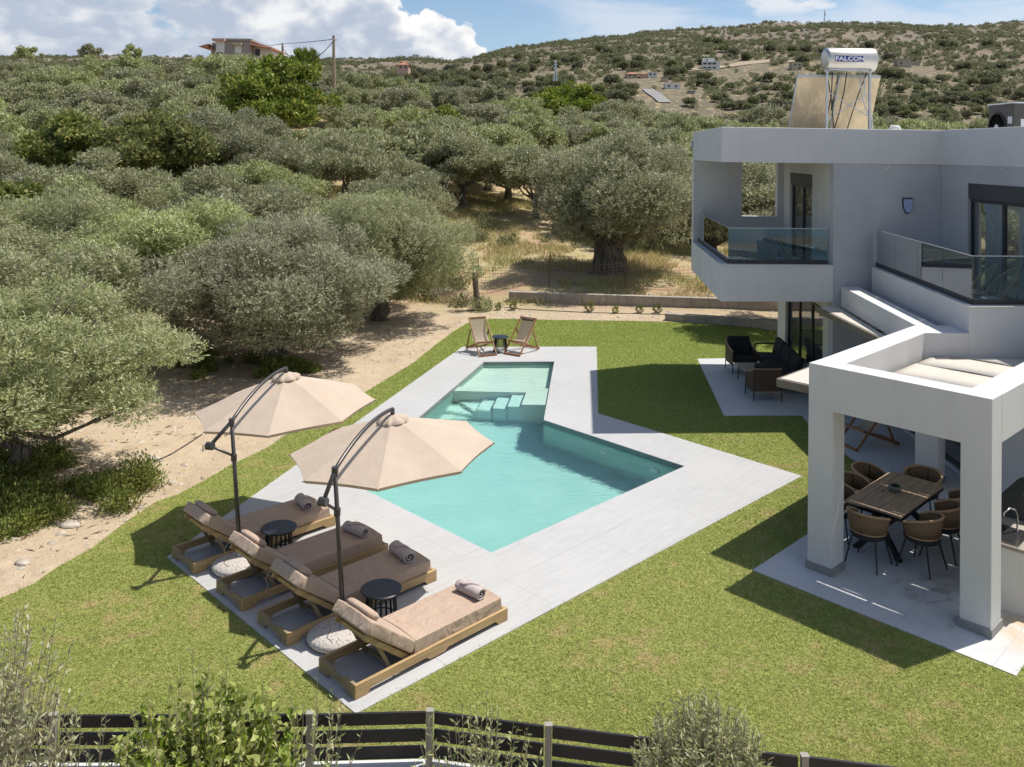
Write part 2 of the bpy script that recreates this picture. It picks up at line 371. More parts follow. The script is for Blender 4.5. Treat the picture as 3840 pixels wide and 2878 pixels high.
def f_rope(t, b):
    o = O_(t); w = t.n('ShaderNodeTexWave', wave_type='BANDS', bands_direction='X'); sp = t.n('ShaderNodeSeparateXYZ'); t.put(sp.inputs[0], o)
    a = t.m('ARCTAN2', sp.outputs[1], sp.outputs[0]); cv = t.n('ShaderNodeCombineXYZ'); t.put(cv.inputs[0], a); t.put(w.inputs['Vector'], cv.outputs[0]); w.inputs['Scale'].default_value = 7
    c = t.mix(t.mapr(w.outputs[1], .1, .6), (.16, .095, .05), (.44, .28, .15)); t.put(b.inputs['Base Color'], c); b.inputs['Roughness'].default_value = .8; bump(t, b, w.outputs[1], .01)
MT['rope'] = mat('tan_rope_weave', f_rope)
MT['roperim'] = simple('tan_rope_rim', (.45, .29, .165), .75, bmp=.003)
MT['charcoal'] = simple('charcoal_cushion', (.022, .024, .028), .9, bmp=.004, bscale=12)
MT['wicker'] = mat('brown_wicker', f_wood((.05, .03, .02), (.12, .075, .045), 1, 2.5))
MT['steel'] = simple('brushed_steel', (.55, .54, .52), .22, 1.0, var=.03)
def f_tank(t, b):
    o = O_(t); n = t.noise(t.scale(o, (40, 1, 1)), 1.5, 3, .6); n1 = t.noise(o, 3, 4, .6)
    t.put(b.inputs['Base Color'], t.mix(t.mapr(n1, .3, .7), (.60, .57, .50), (.68, .65, .58))); b.inputs['Metallic'].default_value = .85; b.inputs['Roughness'].default_value = .34; bump(t, b, n, .0015)
MT['tank'] = mat('galvanised_tank', f_tank)
def f_backsheet(t, b):
    o = O_(t); n = t.noise(t.scale(o, (1.2, 1.2, .5)), 2.5, 4, .6, 1.0)
    t.put(b.inputs['Base Color'], t.mix(t.mapr(n, .3, .7), (.52, .42, .28), (.70, .58, .38))); b.inputs['Metallic'].default_value = .7; b.inputs['Roughness'].default_value = .38; bump(t, b, n, .02)
MT['backsheet'] = mat('aluminium_back_sheet', f_backsheet)
MT['galv'] = simple('galvanised_steel', (.55, .56, .57), .4, .6)
MT['blue'] = simple('blue_label', (.012, .035, .23), .5, var=.01)
MT['signwhite'] = simple('white_lettering', (.82, .82, .82), .6, var=.01)
MT['acgrey'] = simple('dark_grey_casing', (.085, .075, .07), .5)
MT['acwhite'] = simple('white_casing', (.75, .75, .74), .5)
MT['lampblue'] = simple('frosted_lamp_glass', (.34, .42, .62), .3)
MT['hose'] = simple('black_hose', (.02, .02, .02), .6)
MT['pvc'] = simple('white_pipe', (.72, .71, .67), .5)
MT['fenceblack'] = simple('black_painted_plank', (.012, .013, .015), .5, var=.15, bmp=.003, bscale=30)
MT['postgrey'] = simple('grey_fence_post', (.30, .28, .24), .6)
def f_conc(c0, c1):
    def fn(t, b):
        p = P_(t); n = t.noise(p, .8, 6, .7); n2 = t.noise(t.scale(p, (2, 2, .35)), 3, 5, .7); n3 = t.noise(p, 30, 3, .6)
        c = t.mix(t.mapr(n, .3, .7), c0, c1); c = t.mix(t.m('MULTIPLY', t.mapr(n2, .5, .75), .5), c, tuple(x * .45 for x in c0))
        sp = t.n('ShaderNodeSeparateXYZ'); t.put(sp.inputs[0], p); j = t.m('FRACT', t.m('MULTIPLY', sp.outputs[0], .72)); c = t.mix(t.m('MULTIPLY', t.m('LESS_THAN', j, .018), .5), c, (.05, .045, .04))
        t.put(b.inputs['Base Color'], c); b.inputs['Roughness'].default_value = .9; bump(t, b, n3, .008, .6)
    return fn
MT['conc'] = mat('stained_concrete', f_conc((.30, .26, .22), (.42, .375, .32)))
MT['rock'] = simple('limestone', (.50, .44, .36), .9, var=.2, bmp=.02, bscale=12)
# ================================================================== THE SETTING
rng = np.random.default_rng(7)
def lerp_t(x, xs, ys): return np.interp(x, xs, ys)
CR_A = [-.60, -.42, -.30, -.22, -.11, 0, .105, .21, .42, .7]
CR_Z = [14.3, 14.6, 15.0, 13.2, 11.8, 10.2, 8.0, 7.2, 6.8, 6.8]
RD_A = [-.60, -.22, -.068, .05, .158, .24, .32, .43, .535, .60, .8]
RD_V = [.0985, .0970, .0985, .1240, .1380, .1430, .1500, .1500, .1490, .1560, .165]
def vnoise(x, y, s, seed=0):
    x = np.asarray(x, float) / s + seed * 17.31; y = np.asarray(y, float) / s + seed * 9.17
    xi = np.floor(x); yi = np.floor(y); fx = x - xi; fy = y - yi; fx = fx * fx * (3 - 2 * fx); fy = fy * fy * (3 - 2 * fy)
    def h(a, b):
        v = np.sin(a * 127.1 + b * 311.7 + 74.7) * 43758.5453; return v - np.floor(v)
    return (h(xi, yi) * (1 - fx) + h(xi + 1, yi) * fx) * (1 - fy) + (h(xi, yi + 1) * (1 - fx) + h(xi + 1, yi + 1) * fx) * fy
def fbm(x, y, s, seed=0, o=4):
    r = 0; a = .5
    for i in range(o): r = r + a * (vnoise(x, y, s, seed + i) - .5) * 2; s = s / 2.1; a *= .5
    return r
def terr(x, y):
    x = np.asarray(x, float); y = np.asarray(y, float)
    a = np.clip(x / np.maximum(y, 25), -.8, .8)
    cr = lerp_t(a, CR_A, CR_Z); t = np.clip((y - 32) / 98, 0, 1); ts = .45 * t + .55 * t * t * (3 - 2 * t)
    v0 = lerp_t(a, [-.6, -.1, .1, .6], [.062, .062, .048, .042]); z260 = 6 + 260 * v0
    rd = 6 + 700 * lerp_t(a, RD_A, RD_V)
    z = np.where(y < 130, cr * ts, 0)
    m = (y >= 130) & (y < 190); u = np.clip((y - 130) / 60, 0, 1); zv = np.minimum(cr - 2.0, z260 - 3)
    z = np.where(m, cr + (zv - cr) * (u * u * (3 - 2 * u)), z)
    m = (y >= 190) & (y < 260); u = np.clip((y - 190) / 70, 0, 1); z = np.where(m, zv + (z260 - zv) * u, z)
    m = (y >= 260) & (y < 700); u = np.clip((y - 260) / 440, 0, 1); z = np.where(m, z260 + (rd - z260) * (u * 1.16 - .16 * u * u * u * u * u), z)
    z = np.where(y >= 700, rd - (y - 700) * .05, z)
    z = z + fbm(x, y, 60, 3) * np.clip((y - 200) / 300, 0, 1) * 5 + fbm(x, y, 9, 5) * np.clip((y - 30) / 60, 0, 1) * .55
    z = z + fbm(x, y, 3.2, 8) * .10 * np.clip((y - 27) / 5, 0, 1)
    z = z + fbm(x, y, 2.0, 9) * .07 * np.clip((-x - 4.2 - np.clip(20 - y, 0, 8) * .25) / 2, 0, 1)
    bank = np.clip((y - 33.9 + .14 * x) / 1.2, 0, 1) * np.clip((x + 1) / 1.5, 0, 1) * np.clip((60 - y) / 25, 0, 1) * .38
    z = z + bank
    z = z - .05
    z = np.where(y < 7.9, -.95, z)
    return z
def terr_z(x, y): return float(terr(np.array([x]), np.array([y]))[0])
def hill_at(px, py, y0=262, y1=698):
    "a point of the far hillside on the bearing and height angle measured in the photograph"
    d = RR.T @ np.array([(px - CX) / FPX, (py - CY) / FPX, 1.0]); d = d / d[1]
    ys = np.linspace(y0, y1, 400); z = terr(d[0] * ys, ys); ray = CAM_Z + d[2] * ys
    k = np.argmax(z > ray) if (z > ray).any() else len(ys) - 1
    return Vector((d[0] * ys[k], ys[k], z[k]))
def f_ground(t, b):
    p = P_(t); sp = t.n('ShaderNodeSeparateXYZ'); t.put(sp.inputs[0], p); X, Y, Z = sp.outputs
    n1 = t.noise(p, .35, 5, .6); n2 = t.noise(p, 2.2, 6, .7); n3 = t.noise(p, 14, 4, .7); n4 = t.noise(p, 60, 2, .6)
    sand = t.mix(t.mapr(n1, .3, .7), (.40, .305, .205), (.52, .41, .285)); sand = t.mix(t.mapr(n2, .4, .7), sand, (.52, .42, .30)); sand = t.mix(t.m('MULTIPLY', t.mapr(n3, .55, .75), .55), sand, (.25, .18, .11)); sand = t.mix(t.m('MULTIPLY', t.mapr(n4, .62, .72), .6), sand, (.68, .60, .48))
    dry = t.mix(t.mapr(n2, .35, .65), (.44, .33, .185), (.36, .33, .16)); dry = t.mix(t.m('MULTIPLY', t.mapr(n3, .4, .7), .6), dry, (.54, .43, .27)); dry = t.mix(t.mapr(n1, .45, .6), dry, (.42, .29, .18))
    f1 = t.mapr(t.m('ADD', Y, t.m('MULTIPLY', n2, 4.0)), 33.0, 36.5); c = t.mix(f1, sand, dry)
    n5 = t.noise(p, .03, 5, .65); n6 = t.noise(p, .16, 6, .7); n7 = t.noise(t.scale(p, (1, .5, 1)), .5, 5, .75, .4)
    hill = t.mix(t.mapr(n5, .38, .6), (.15, .12, .098), (.205, .16, .118)); hill = t.mix(t.mapr(n7, .48, .62), hill, (.26, .21, .175)); hill = t.mix(t.m('MULTIPLY', t.mapr(n6, .5, .62), .75), hill, (.12, .12, .065))
    rk = t.m('MULTIPLY', t.mapr(n7, .62, .70), t.mapr(n6, .40, .52)); hill = t.mix(rk, hill, (.46, .42, .38))
    low = t.mapr(t.m('ADD', Z, t.m('MULTIPLY', n5, 40)), 55, 85, 1, 0); hill = t.mix(t.m('MULTIPLY', low, t.mapr(n6, .30, .5, 0, .7)), hill, (.135, .125, .075)); hill = t.mix(t.m('MULTIPLY', low, t.mapr(n7, .52, .62)), hill, (.33, .24, .14)); hill = t.mix(t.m('MULTIPLY', low, t.mapr(n6, .60, .66)), hill, (.40, .34, .19))
    c = t.mix(t.mapr(Y, 120, 200), c, hill)
    t.put(b.inputs['Base Color'], c); b.inputs['Roughness'].default_value = .95; b.inputs['Specular IOR Level'].default_value = .2
    bump(t, b, t.m('ADD', t.m('MULTIPLY', n2, 1.2), t.m('MULTIPLY', n3, .4)), .09, .8)
MT['ground'] = mat('dry_earth_and_hillside', f_ground)
def build_ground():
    na = 300; ys = np.concatenate([np.linspace(-25, 7.86, 8), np.linspace(7.93, 40, 120), np.geomspace(40.4, 1300, 230)]); aa = np.linspace(-1, 1, na)
    A, Y = np.meshgrid(aa, ys); X = A * (np.maximum(Y, 15) * .82 + 14)
    Z = terr(X, Y); v = np.stack([X, Y, Z], -1).reshape(-1, 3); m = len(ys)
    i = np.arange(m - 1)[:, None] * na + np.arange(na - 1)[None]; i = i.reshape(-1)
    # leave a pit where the pool is: drop the faces under it
    f = np.stack([i, i + 1, i + na + 1, i + na], 1)
    cxy = v[f].mean(1); inside = inpoly(cxy[:, :2], DECKP) & (cxy[:, 1] > 10)
    f = f[~inside]
    me = bpy.data.meshes.new('ground'); me.vertices.add(len(v)); me.vertices.foreach_set('co', v.ravel().astype(np.float32))
    me.loops.add(len(f) * 4); me.loops.foreach_set('vertex_index', f.ravel().astype(np.int32)); me.polygons.add(len(f))
    me.polygons.foreach_set('loop_start', (np.arange(len(f)) * 4).astype(np.int32)); me.polygons.foreach_set('use_smooth', np.ones(len(f), bool)); me.update(); me.validate()
    me.materials.append(MT['ground']); o = bpy.data.objects.new('ground', me); COL.objects.link(o); tag(o, kind='structure')
def inpoly(p, poly):
    x, y = p[:, 0], p[:, 1]; r = np.zeros(len(p), bool); n = len(poly)
    for i in range(n):
        x1, y1 = poly[i][0], poly[i][1]; x2, y2 = poly[(i + 1) % n][0], poly[(i + 1) % n][1]
        if y1 == y2: continue
        c = ((y1 > y) != (y2 > y)) & (x < (x2 - x1) * (y - y1) / (y2 - y1) + x1); r ^= c
    return r
TH = radians(44.6); AX = Vector((cos(TH), sin(TH), 0)); BX = Vector((sin(TH), -cos(TH), 0))    # away-right and toward-right directions of pool and pergola
DECK = [(-1.58, 9.21), (5.50, 16.14), (2.06, 19.82), (2.69, 26.59), (-1.43, 26.36), (-4.97, 12.65)]
POOL = [(-.23, 12.91), (3.39, 16.56), (.79, 19.29), (1.29, 24.65), (-.72, 24.49), (-2.94, 15.66)]
def grow(poly, d):
    c = Vector((sum(p[0] for p in poly) / len(poly), sum(p[1] for p in poly) / len(poly)))
    n = len(poly); out = []; area = sum(poly[i][0] * poly[(i + 1) % n][1] - poly[(i + 1) % n][0] * poly[i][1] for i in range(n)); sg = 1 if area > 0 else -1
    for i in range(n):
        p0, p1, p2 = [Vector(poly[k % n]) for k in (i - 1, i, i + 1)]
        d1 = (p1 - p0).normalized(); d2 = (p2 - p1).normalized(); n1 = Vector((d1.y, -d1.x)) * sg; n2 = Vector((d2.y, -d2.x)) * sg
        bis = (n1 + n2); bis = bis / max(bis.length_squared, .3) * 2
        out.append((p1.x + bis.x * d, p1.y + bis.y * d))
    return out
DECKP = grow(DECK, -.35)
build_ground()
WZ = -.085
tag(MB().prism(DECK, -.16, 0.0, [POOL]).build('pool_deck', MT['deck']), kind='structure')
# pool shell: walls, floor, raised paddling shelf, coping platform and steps
def lp(px, py, z): p = gp(px, py, z); return (p.x, p.y)
shell = thing('pool', 'turquoise swimming pool with a paddling shelf, white ledge and underwater steps', 'swimming pool', (0, 0, 0))
inner = grow(POOL, -.004)
def onright(y):   # right wall between POOL[2] and POOL[3]
    a, b = POOL[2], POOL[3]; k = (y - a[1]) / (b[1] - a[1]); return (a[0] + (b[0] - a[0]) * k, y)
def onleft(y):
    a, b = POOL[5], POOL[4]; k = (y - a[1]) / (b[1] - a[1]); return (a[0] + (b[0] - a[0]) * k, y)
DEEP, SHELF, PLAT = -1.45, -.40, -.10
MB().prism(grow(POOL, .12), DEEP - .3, -.012, [POOL], bottom=False).build('pool_wall', MT['aqua_depth'], shell)
MB().prism(grow(POOL, .10), DEEP - .12, DEEP).build('pool_floor', MT['aqua_depth'], shell)
y0 = gp(1718, 1452, PLAT).y; y0r = gp(2054, 1459, PLAT).y; y1 = gp(1698, 1468, PLAT).y; yR = gp(2044, 1521, PLAT).y; P1 = gp(1973, 1474, PLAT); P2 = gp(1955, 1519.5, PLAT)
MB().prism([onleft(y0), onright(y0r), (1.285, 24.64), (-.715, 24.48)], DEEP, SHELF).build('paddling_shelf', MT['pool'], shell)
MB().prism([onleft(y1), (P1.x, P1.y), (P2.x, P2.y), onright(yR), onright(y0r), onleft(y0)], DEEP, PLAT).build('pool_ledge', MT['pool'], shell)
st = MB(); w = Vector((P1.x - P2.x, P1.y - P2.y)); e = w.length; wn = w / e; left = Vector((-wn.y, wn.x)); left = left if left.x < 0 else -left
zs = [-.30, -.50, -.70]; tw = .36; base = Vector((P2.x, P2.y))
for k, z in enumerate(zs):
    a = base + left * tw * k; b2 = a + left * (tw - .02 * (k < 2)); sh = wn * e * .96
    st.prism([tuple(a), tuple(b2), tuple(b2 + sh), tuple(a + sh)], DEEP, z)
piv = base + left * tw * 3
fan = [piv + wn * e * .96, piv + wn * e * .80 + left * .62, piv + wn * e * .22 + left * 1.15, piv - wn * .45 + left * 1.25]
for k, z in enumerate([-.88, -1.06, -1.24]):
    st.prism([tuple(piv), tuple(fan[k]), tuple(fan[k + 1])], DEEP, z)
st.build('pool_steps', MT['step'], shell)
nrm = Vector((-.724, -.69, 0))
for (dx, dy) in ((2.0, 18.02), (2.9, 17.07)):
    c = Vector((dx, dy, -.60)); T = Matrix.Translation(c) @ nrm.to_track_quat('Z', 'Y').to_matrix().to_4x4(); MB().lathe([(.11, -.02), (.11, .02), (.09, .03), (0, .035)], n=20, T=T).build('pool_light', MT['acwhite'], shell)

wo = MB().prism(grow(POOL, -.0015), DEEP - .02, WZ, sides=False, bottom=False).build('pool_water', MT['water'], smooth=True); wo['kind'] = 'structure'; wo.cycles.is_caustics_caster = True
for o_ in kids(shell): o_.cycles.is_caustics_receiver = True
# paving under the house, the pergola and the patio
PAV = [(3.55, 12.48), (5.92, 10.03), (6.75, 10.86), (14, 17.9), (14, 26.2), (5.5, 25.2), (4.94, 19.78), (6.75, 19.86), (6.62, 18.3), (7.0, 15.9)]
tag(MB().prism(PAV, -.16, 0.0).build('patio_paving', MT['patio']), kind='structure')
# ------------------------------------------------------------------ lawn
LAWNPX = [(0, 2247), (125, 2193), (217, 2128), (347, 2057), (473, 1959), (587, 1883), (668, 1856), (760, 1807), (863, 1748), (1005, 1680), (1157, 1572), (1385, 1464), (1549, 1363), (1640, 1290), (1697, 1247), (1754, 1212), (1843, 1197), (2096, 1202), (2349, 1205), (2508, 1209), (2800, 1224), (2928, 1250)]
LAWN = [tuple(gp(x, y, -.02)[:2]) for x, y in LAWNPX] + [(12, 29), (17, 24), (17, 7.93), (-7.6, 7.93), (-7.6, 9.7)]
def f_lawn(t, b):
    p = P_(t); n1 = t.noise(p, .55, 5, .6, .5); n2 = t.noise(p, 2.6, 5, .65); n3 = t.noise(t.scale(p, (1, 1, 1)), 22, 4, .7); sp = t.n('ShaderNodeSeparateXYZ'); t.put(sp.inputs[0], p)
    far = t.mapr(sp.outputs[1], 14, 24)
    c = t.mix(t.mapr(n3, .3, .7), (.18, .21, .05), (.30, .32, .10)); dryf = t.m('MULTIPLY', t.mapr(t.m('ADD', n2, t.m('MULTIPLY', n1, .6)), .82, 1.02), t.m('SUBTRACT', 1.0, t.m('MULTIPLY', far, .8)))
    c = t.mix(dryf, c, (.34, .26, .12)); t.put(b.inputs['Base Color'], c); b.inputs['Roughness'].default_value = .95; b.inputs['Specular IOR Level'].default_value = .1; bump(t, b, n3, .02, .8)
MT['lawn'] = mat('lawn_turf', f_lawn)
def dens(poly, step=.5):
    out = []
    for i in range(len(poly)):
        a, b = Vector(poly[i][:2]), Vector(poly[(i + 1) % len(poly)][:2]); n = max(1, int((b - a).length / step))
        for k in range(n): out.append(tuple(a.lerp(b, k / n)))
    return out
lw = MB().prism(LAWN, -.055, -.012, [DECKP], sides=False, bottom=False)
tag(lw.build('lawn', MT['lawn']), kind='structure')
def quad_mesh(name, V4, mats, parent=None, mi=None, tri=False):
    "V4: (N, k, 3) separate faces"
    n, k = V4.shape[:2]; me = bpy.data.meshes.new(name)
    me.vertices.add(n * k); me.vertices.foreach_set('co', V4.reshape(-1).astype(np.float32))
    me.loops.add(n * k); me.loops.foreach_set('vertex_index', np.arange(n * k, dtype=np.int32)); me.polygons.add(n)
    me.polygons.foreach_set('loop_start', (np.arange(n) * k).astype(np.int32))
    mats = mats if isinstance(mats, (list, tuple)) else [mats]
    for m in mats: me.materials.append(m)
    if mi is not None: me.polygons.foreach_set('material_index', mi.astype(np.int32))
    me.update()
    o = bpy.data.objects.new(name, me); COL.objects.link(o); o.parent = parent
    return o
def f_blade(cols, dry, thr=(.83, 1.02), fardry=True):
    def fn(t, b):
        g = t.n('ShaderNodeNewGeometry'); p = g.outputs['Position']; r = g.outputs['Random Per Island']
        n1 = t.noise(p, .55, 5, .6, .5); n2 = t.noise(p, 2.6, 5, .65); sp = t.n('ShaderNodeSeparateXYZ'); t.put(sp.inputs[0], p); far = t.mapr(sp.outputs[1], 13, 23)
        c = t.ramp(r, [(i / (len(cols) - 1), x) for i, x in enumerate(cols)])
        n0 = t.noise(p, .3, 3, .5); c = t.mix(t.m('MULTIPLY', t.mapr(n0, .45, .62), .5), c, cols[0]); c = t.mix(t.m('MULTIPLY', far, .42), c, (.22, .35, .05))
        d = t.mapr(t.m('ADD', t.m('ADD', n2, t.m('MULTIPLY', n1, .6)), t.m('MULTIPLY', t.m('SUBTRACT', r, .5), .22)), *thr)
        if fardry: d = t.m('MULTIPLY', d, t.m('SUBTRACT', 1.0, t.m('MULTIPLY', far, .85)))
        c = t.mix(t.m('MULTIPLY', d, .6), c, dry); t.put(b.inputs['Base Color'], c); b.inputs['Roughness'].default_value = .7; b.inputs['Specular IOR Level'].default_value = .25
        out = t.t.nodes['Material Output']; tl = t.n('ShaderNodeBsdfTranslucent'); t.put(tl.inputs[0], c); mx = t.n('ShaderNodeMixShader'); mx.inputs[0].default_value = .4
        t.l.new(b.outputs[0], mx.inputs[1]); t.l.new(tl.outputs[0], mx.inputs[2]); t.l.new(mx.outputs[0], out.inputs[0])
    return fn
MT['blade'] = mat('grass_blade', f_blade([(.27, .325, .07), (.35, .395, .10), (.43, .455, .14), (.53, .505, .20)], (.58, .50, .25), (.74, 1.0)))
MT['dryblade'] = mat('dry_grass_blade', f_blade([(.28, .27, .11), (.54, .44, .23), (.66, .55, .32), (.34, .36, .14)], (.58, .45, .25), (.6, .9), False))
def blades(name, P, h, w, lean, material):
    n = len(P); th = rng.uniform(0, 2 * pi, n); s = np.stack([np.cos(th), np.sin(th), np.zeros(n)], 1); l = rng.normal(0, lean, (n, 2)); hh = h * rng.uniform(.55, 1.3, n)
    tip = P + np.stack([l[:, 0] * hh, l[:, 1] * hh, hh], 1); ww = w[:, None] * .5 if np.ndim(w) else w * .5
    return quad_mesh(name, np.stack([P - s * ww, P + s * ww, tip], 1), material)
def scatter(n, x0, x1, y0, y1, inside, outside=(), ypow=1.0):
    x = rng.uniform(x0, x1, n); y = y0 + (y1 - y0) * rng.uniform(0, 1, n) ** ypow; p = np.stack([x, y], 1); m = inpoly(p, inside) if inside else np.ones(n, bool)
    for o in outside: m &= ~inpoly(p, o)
    return p[m]
p = scatter(1350000, -8, 12.5, 7.95, 31, LAWN, [grow(DECK, .012), grow(PAV, .012)], 1.75)
p = p[(np.abs(p[:, 0]) < p[:, 1] * .62 + 2.2)]
z = np.full(len(p), -.02); wid = .005 + .0009 * p[:, 1]
g = blades('grass', np.column_stack([p, z]), .030, wid, 1.1, MT['blade']); tag(g, 'short mown lawn grass around the pool deck and patio', 'grass', kind='stuff')
# dry field and weeds beyond the concrete kerb
p = scatter(90000, -16, 16, 33.5, 62, None); a = vnoise(p[:, 0], p[:, 1], 2.3, 4) + vnoise(p[:, 0], p[:, 1], .7, 6) * .5
p = p[(a > .62) & ((p[:, 0] > -4.5) | (p[:, 1] > 36))]; z = terr(p[:, 0], p[:, 1])
tag(blades('dry_grass', np.column_stack([p, z]), .30, .035, .45, MT['dryblade']), 'straw coloured dry grass and weeds in the olive field', 'dry grass', kind='stuff')
# ------------------------------------------------------------------ stones on the bare earth
def rocks(name, P, S):
    base = np.array([(0, 0, .7), (.9, 0, .1), (.3, .85, .15), (-.75, .5, .1), (-.7, -.55, .15), (.3, -.9, .1)]); F = [(0, 1, 2), (0, 2, 3), (0, 3, 4), (0, 4, 5), (0, 5, 1)]
    n = len(P); j = base[None] * (1 + rng.normal(0, .2, (n, 6, 3))) * S[:, None, None]; th = rng.uniform(0, 6.28, n); c, s = np.cos(th), np.sin(th)
    x = j[:, :, 0] * c[:, None] - j[:, :, 1] * s[:, None]; y = j[:, :, 0] * s[:, None] + j[:, :, 1] * c[:, None]; V = np.stack([x, y, j[:, :, 2] * .8], -1) + P[:, None]
    return quad_mesh(name, np.concatenate([V[:, list(f)][:, None] for f in F], 1).reshape(-1, 3, 3), MT['rock'])
p = np.concatenate([scatter(5000, -14, 1, 9, 34, None, [LAWN]), scatter(1600, -2, 12, 31, 34.4, None, [LAWN])])
p = p[(np.abs(p[:, 0]) < p[:, 1] * .64)]; s = .018 + .03 * rng.random(len(p)) ** 4 * 2.2
tag(rocks('gravel', np.column_stack([p, terr(p[:, 0], p[:, 1]) - .004]), s), 'small pale stones strewn over the bare earth', 'stones', kind='stuff')
# ------------------------------------------------------------------ far road and track
def strip(name, pts, w, m):
    P = []
    for i, (x, y) in enumerate(pts):
        d = Vector(pts[min(i + 1, len(pts) - 1)]) - Vector(pts[max(i - 1, 0)]); n = Vector((-d.y, d.x)).normalized() * w / 2
        P.append([(x + n.x * k, y + n.y * k, terr_z(x + n.x * k, y + n.y * k) + .35) for k in (-1, 0, 1)])
    return MB().grid(P).build(name, m, smooth=True)
MT['asphalt'] = simple('pale_road', (.24, .23, .22), .8)
a0, a1 = hill_at(2437, 345), hill_at(2480, 378)
pts = [(a0.x + (a1.x - a0.x) * k / 10, a0.y + (a1.y - a0.y) * k / 10) for k in range(-2, 14)]
tag(strip('road', pts, 4.2, MT['asphalt']), kind='structure')
MT['trackm'] = simple('pale_dirt_track', (.34, .27, .185), .95)
tpts = [hill_at(x, y) for x, y in ((2560, 268), (2640, 262), (2730, 252), (2800, 240), (2900, 232), (2985, 236))]
tag(strip('dirt_track', [(v.x, v.y) for v in tpts], 6, MT['trackm']), kind='structure')
# ================================================================== THE VILLA
villa = thing('villa', 'white two storey villa with angular parapet, recessed balconies and grey render', 'villa', (7.5, 20, 0))
VO = villa.location
def vb(name, mb, m, parent=None, **k):
    "villa part: geometry is given in world metres"
    o = mb.build(name, m, villa if parent is None else parent, **k)
    o.matrix_parent_inverse = Matrix.Identity(4)
    o.location = (-VO.x, -VO.y, -VO.z) if parent is None else (0, 0, 0)
    return o
def wall_open(mb, p0, p1, z0, z1, th, ops=()):
    "wall from p0 to p1, thickness th to the left of the direction, with openings (u0,u1,za,zb)"
    p0, p1 = Vector(p0), Vector(p1); d = (p1 - p0); L = d.length; d = d / L; n = Vector((-d.y, d.x)) * th
    def pc(u0, u1, a, b):
        if u1 - u0 < 1e-4 or b - a < 1e-4: return
        A, B = p0 + d * u0, p0 + d * u1; mb.prism([tuple(A), tuple(B), tuple(B + n), tuple(A + n)], a, b)
    u = 0
    for (u0, u1, za, zb) in sorted(ops): pc(u, u0, z0, z1); pc(u0, u1, z0, za); pc(u0, u1, zb, z1); u = u1
    pc(u, L, z0, z1)
Zt, Zb, Zs, Zl, Zf = 6.62, 5.81, 2.60, 3.42, 3.0
FL, FR, BL, BR = (4.85, 19.83), (7.50, 19.97), (5.28, 25.12), (7.92, 25.15)
C1 = (10.07, 20.17); C2 = (10.22, 11.5)
# front wall of the house body (light grey render)
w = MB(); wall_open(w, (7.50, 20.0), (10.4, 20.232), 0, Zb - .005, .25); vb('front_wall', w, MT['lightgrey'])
# west wall with the balcony door upstairs and the glazed doors below
dW = Vector(BR) - Vector((7.5, 20.0)); LW = dW.length
w = MB(); wall_open(w, BR, (7.505, 20.08), 0, Zs, .25, [(.55, 4.35, 0.02, 2.32)]); wall_open(w, BR, (7.505, 20.08), Zs, Zb - .004, .25, [(.95, 3.30, 3.02, 5.50)]); vb('west_wall', w, MT['whitesoft'])
w = MB(); wall_open(w, (14.0, 25.6), (7.92, 25.15), 0, Zb, -.25); vb('north_wall', w, MT['white'])
# north screen wall of the balcony with the open window
w = MB(); wall_open(w, BL, BR, Zs, Zb, -.2, [(1.41, 2.44, 4.20, Zb)]); vb('balcony_screen_wall', w, MT['white'])
# east wing wall with the big sliding door on the upper terrace
d = Vector(C2) - Vector(C1); LH = d.length
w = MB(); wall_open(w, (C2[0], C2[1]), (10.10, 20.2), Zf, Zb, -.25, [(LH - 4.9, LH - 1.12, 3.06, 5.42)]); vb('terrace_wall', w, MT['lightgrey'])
# ceiling slab and parapet band
OUT = [FL, C1, C2, (20, 11.5), (20, 26), BL]
vb('roof_slab', MB().prism(grow(OUT, -.02), Zb - .0, Zb + .25), MT['white'])
vb('roof_parapet', MB().prism(OUT, Zb - .004, Zt, [grow(OUT, -.22)]), MT['white'], bevel=.012)
# balcony slab and its solid upstand
BAL = [FL, FR, (7.9, 25.1), BL]
vb('balcony_slab', MB().prism(grow(BAL, -.03), Zs + .01, Zf), MT['white'])
i0 = (5.13, 20.12)
vb('balcony_parapet', MB().prism([FL, FR, (7.50, 20.25), i0, (5.54, 24.92), (5.27, 24.92)], Zs, Zl), MT['white'], bevel=.01)
vb('balcony_coping', MB().prism([(4.83, 19.81), (7.495, 19.95), (7.495, 20.27), (5.15, 20.14), (5.56, 24.91), (5.255, 24.91)], Zl, Zl + .025), MT['whitesoft'])
# upper terrace: floor, upstand and coping
T0, T1, T2 = (8.37, 19.95), (7.90, 14.80), (16, 15.25)
vb('terrace_slab', MB().prism([(8.43, 19.93), (7.97, 14.87), (16, 15.3), (16, 19.95)], 2.68, Zf), MT['patio'])
vb('terrace_parapet', MB().prism([T0, T1, T2, (16, 15.51), (8.15, 15.08), (8.63, 19.95)], 2.522, Zl - .01), MT['white'], bevel=.01)
vb('terrace_coping', MB().prism([(8.35, 19.96), (7.875, 14.775), (16, 15.225), (16, 15.53), (8.17, 15.10), (8.65, 19.96)], Zl - .01, Zl + .015), MT['whitesoft'])
# ground floor wall under the terrace
w = MB(); wall_open(w, (8.72, 20.1), (8.50, 15.3), 0, 2.66, .2, [(.4, 4.0, .04, 2.4)]); vb('garden_wall', w, MT['white'])
w = MB(); wall_open(w, (8.50, 15.1), (16, 15.5), 0, 2.66, .2); vb('kitchen_wall', w, MT['grey'])
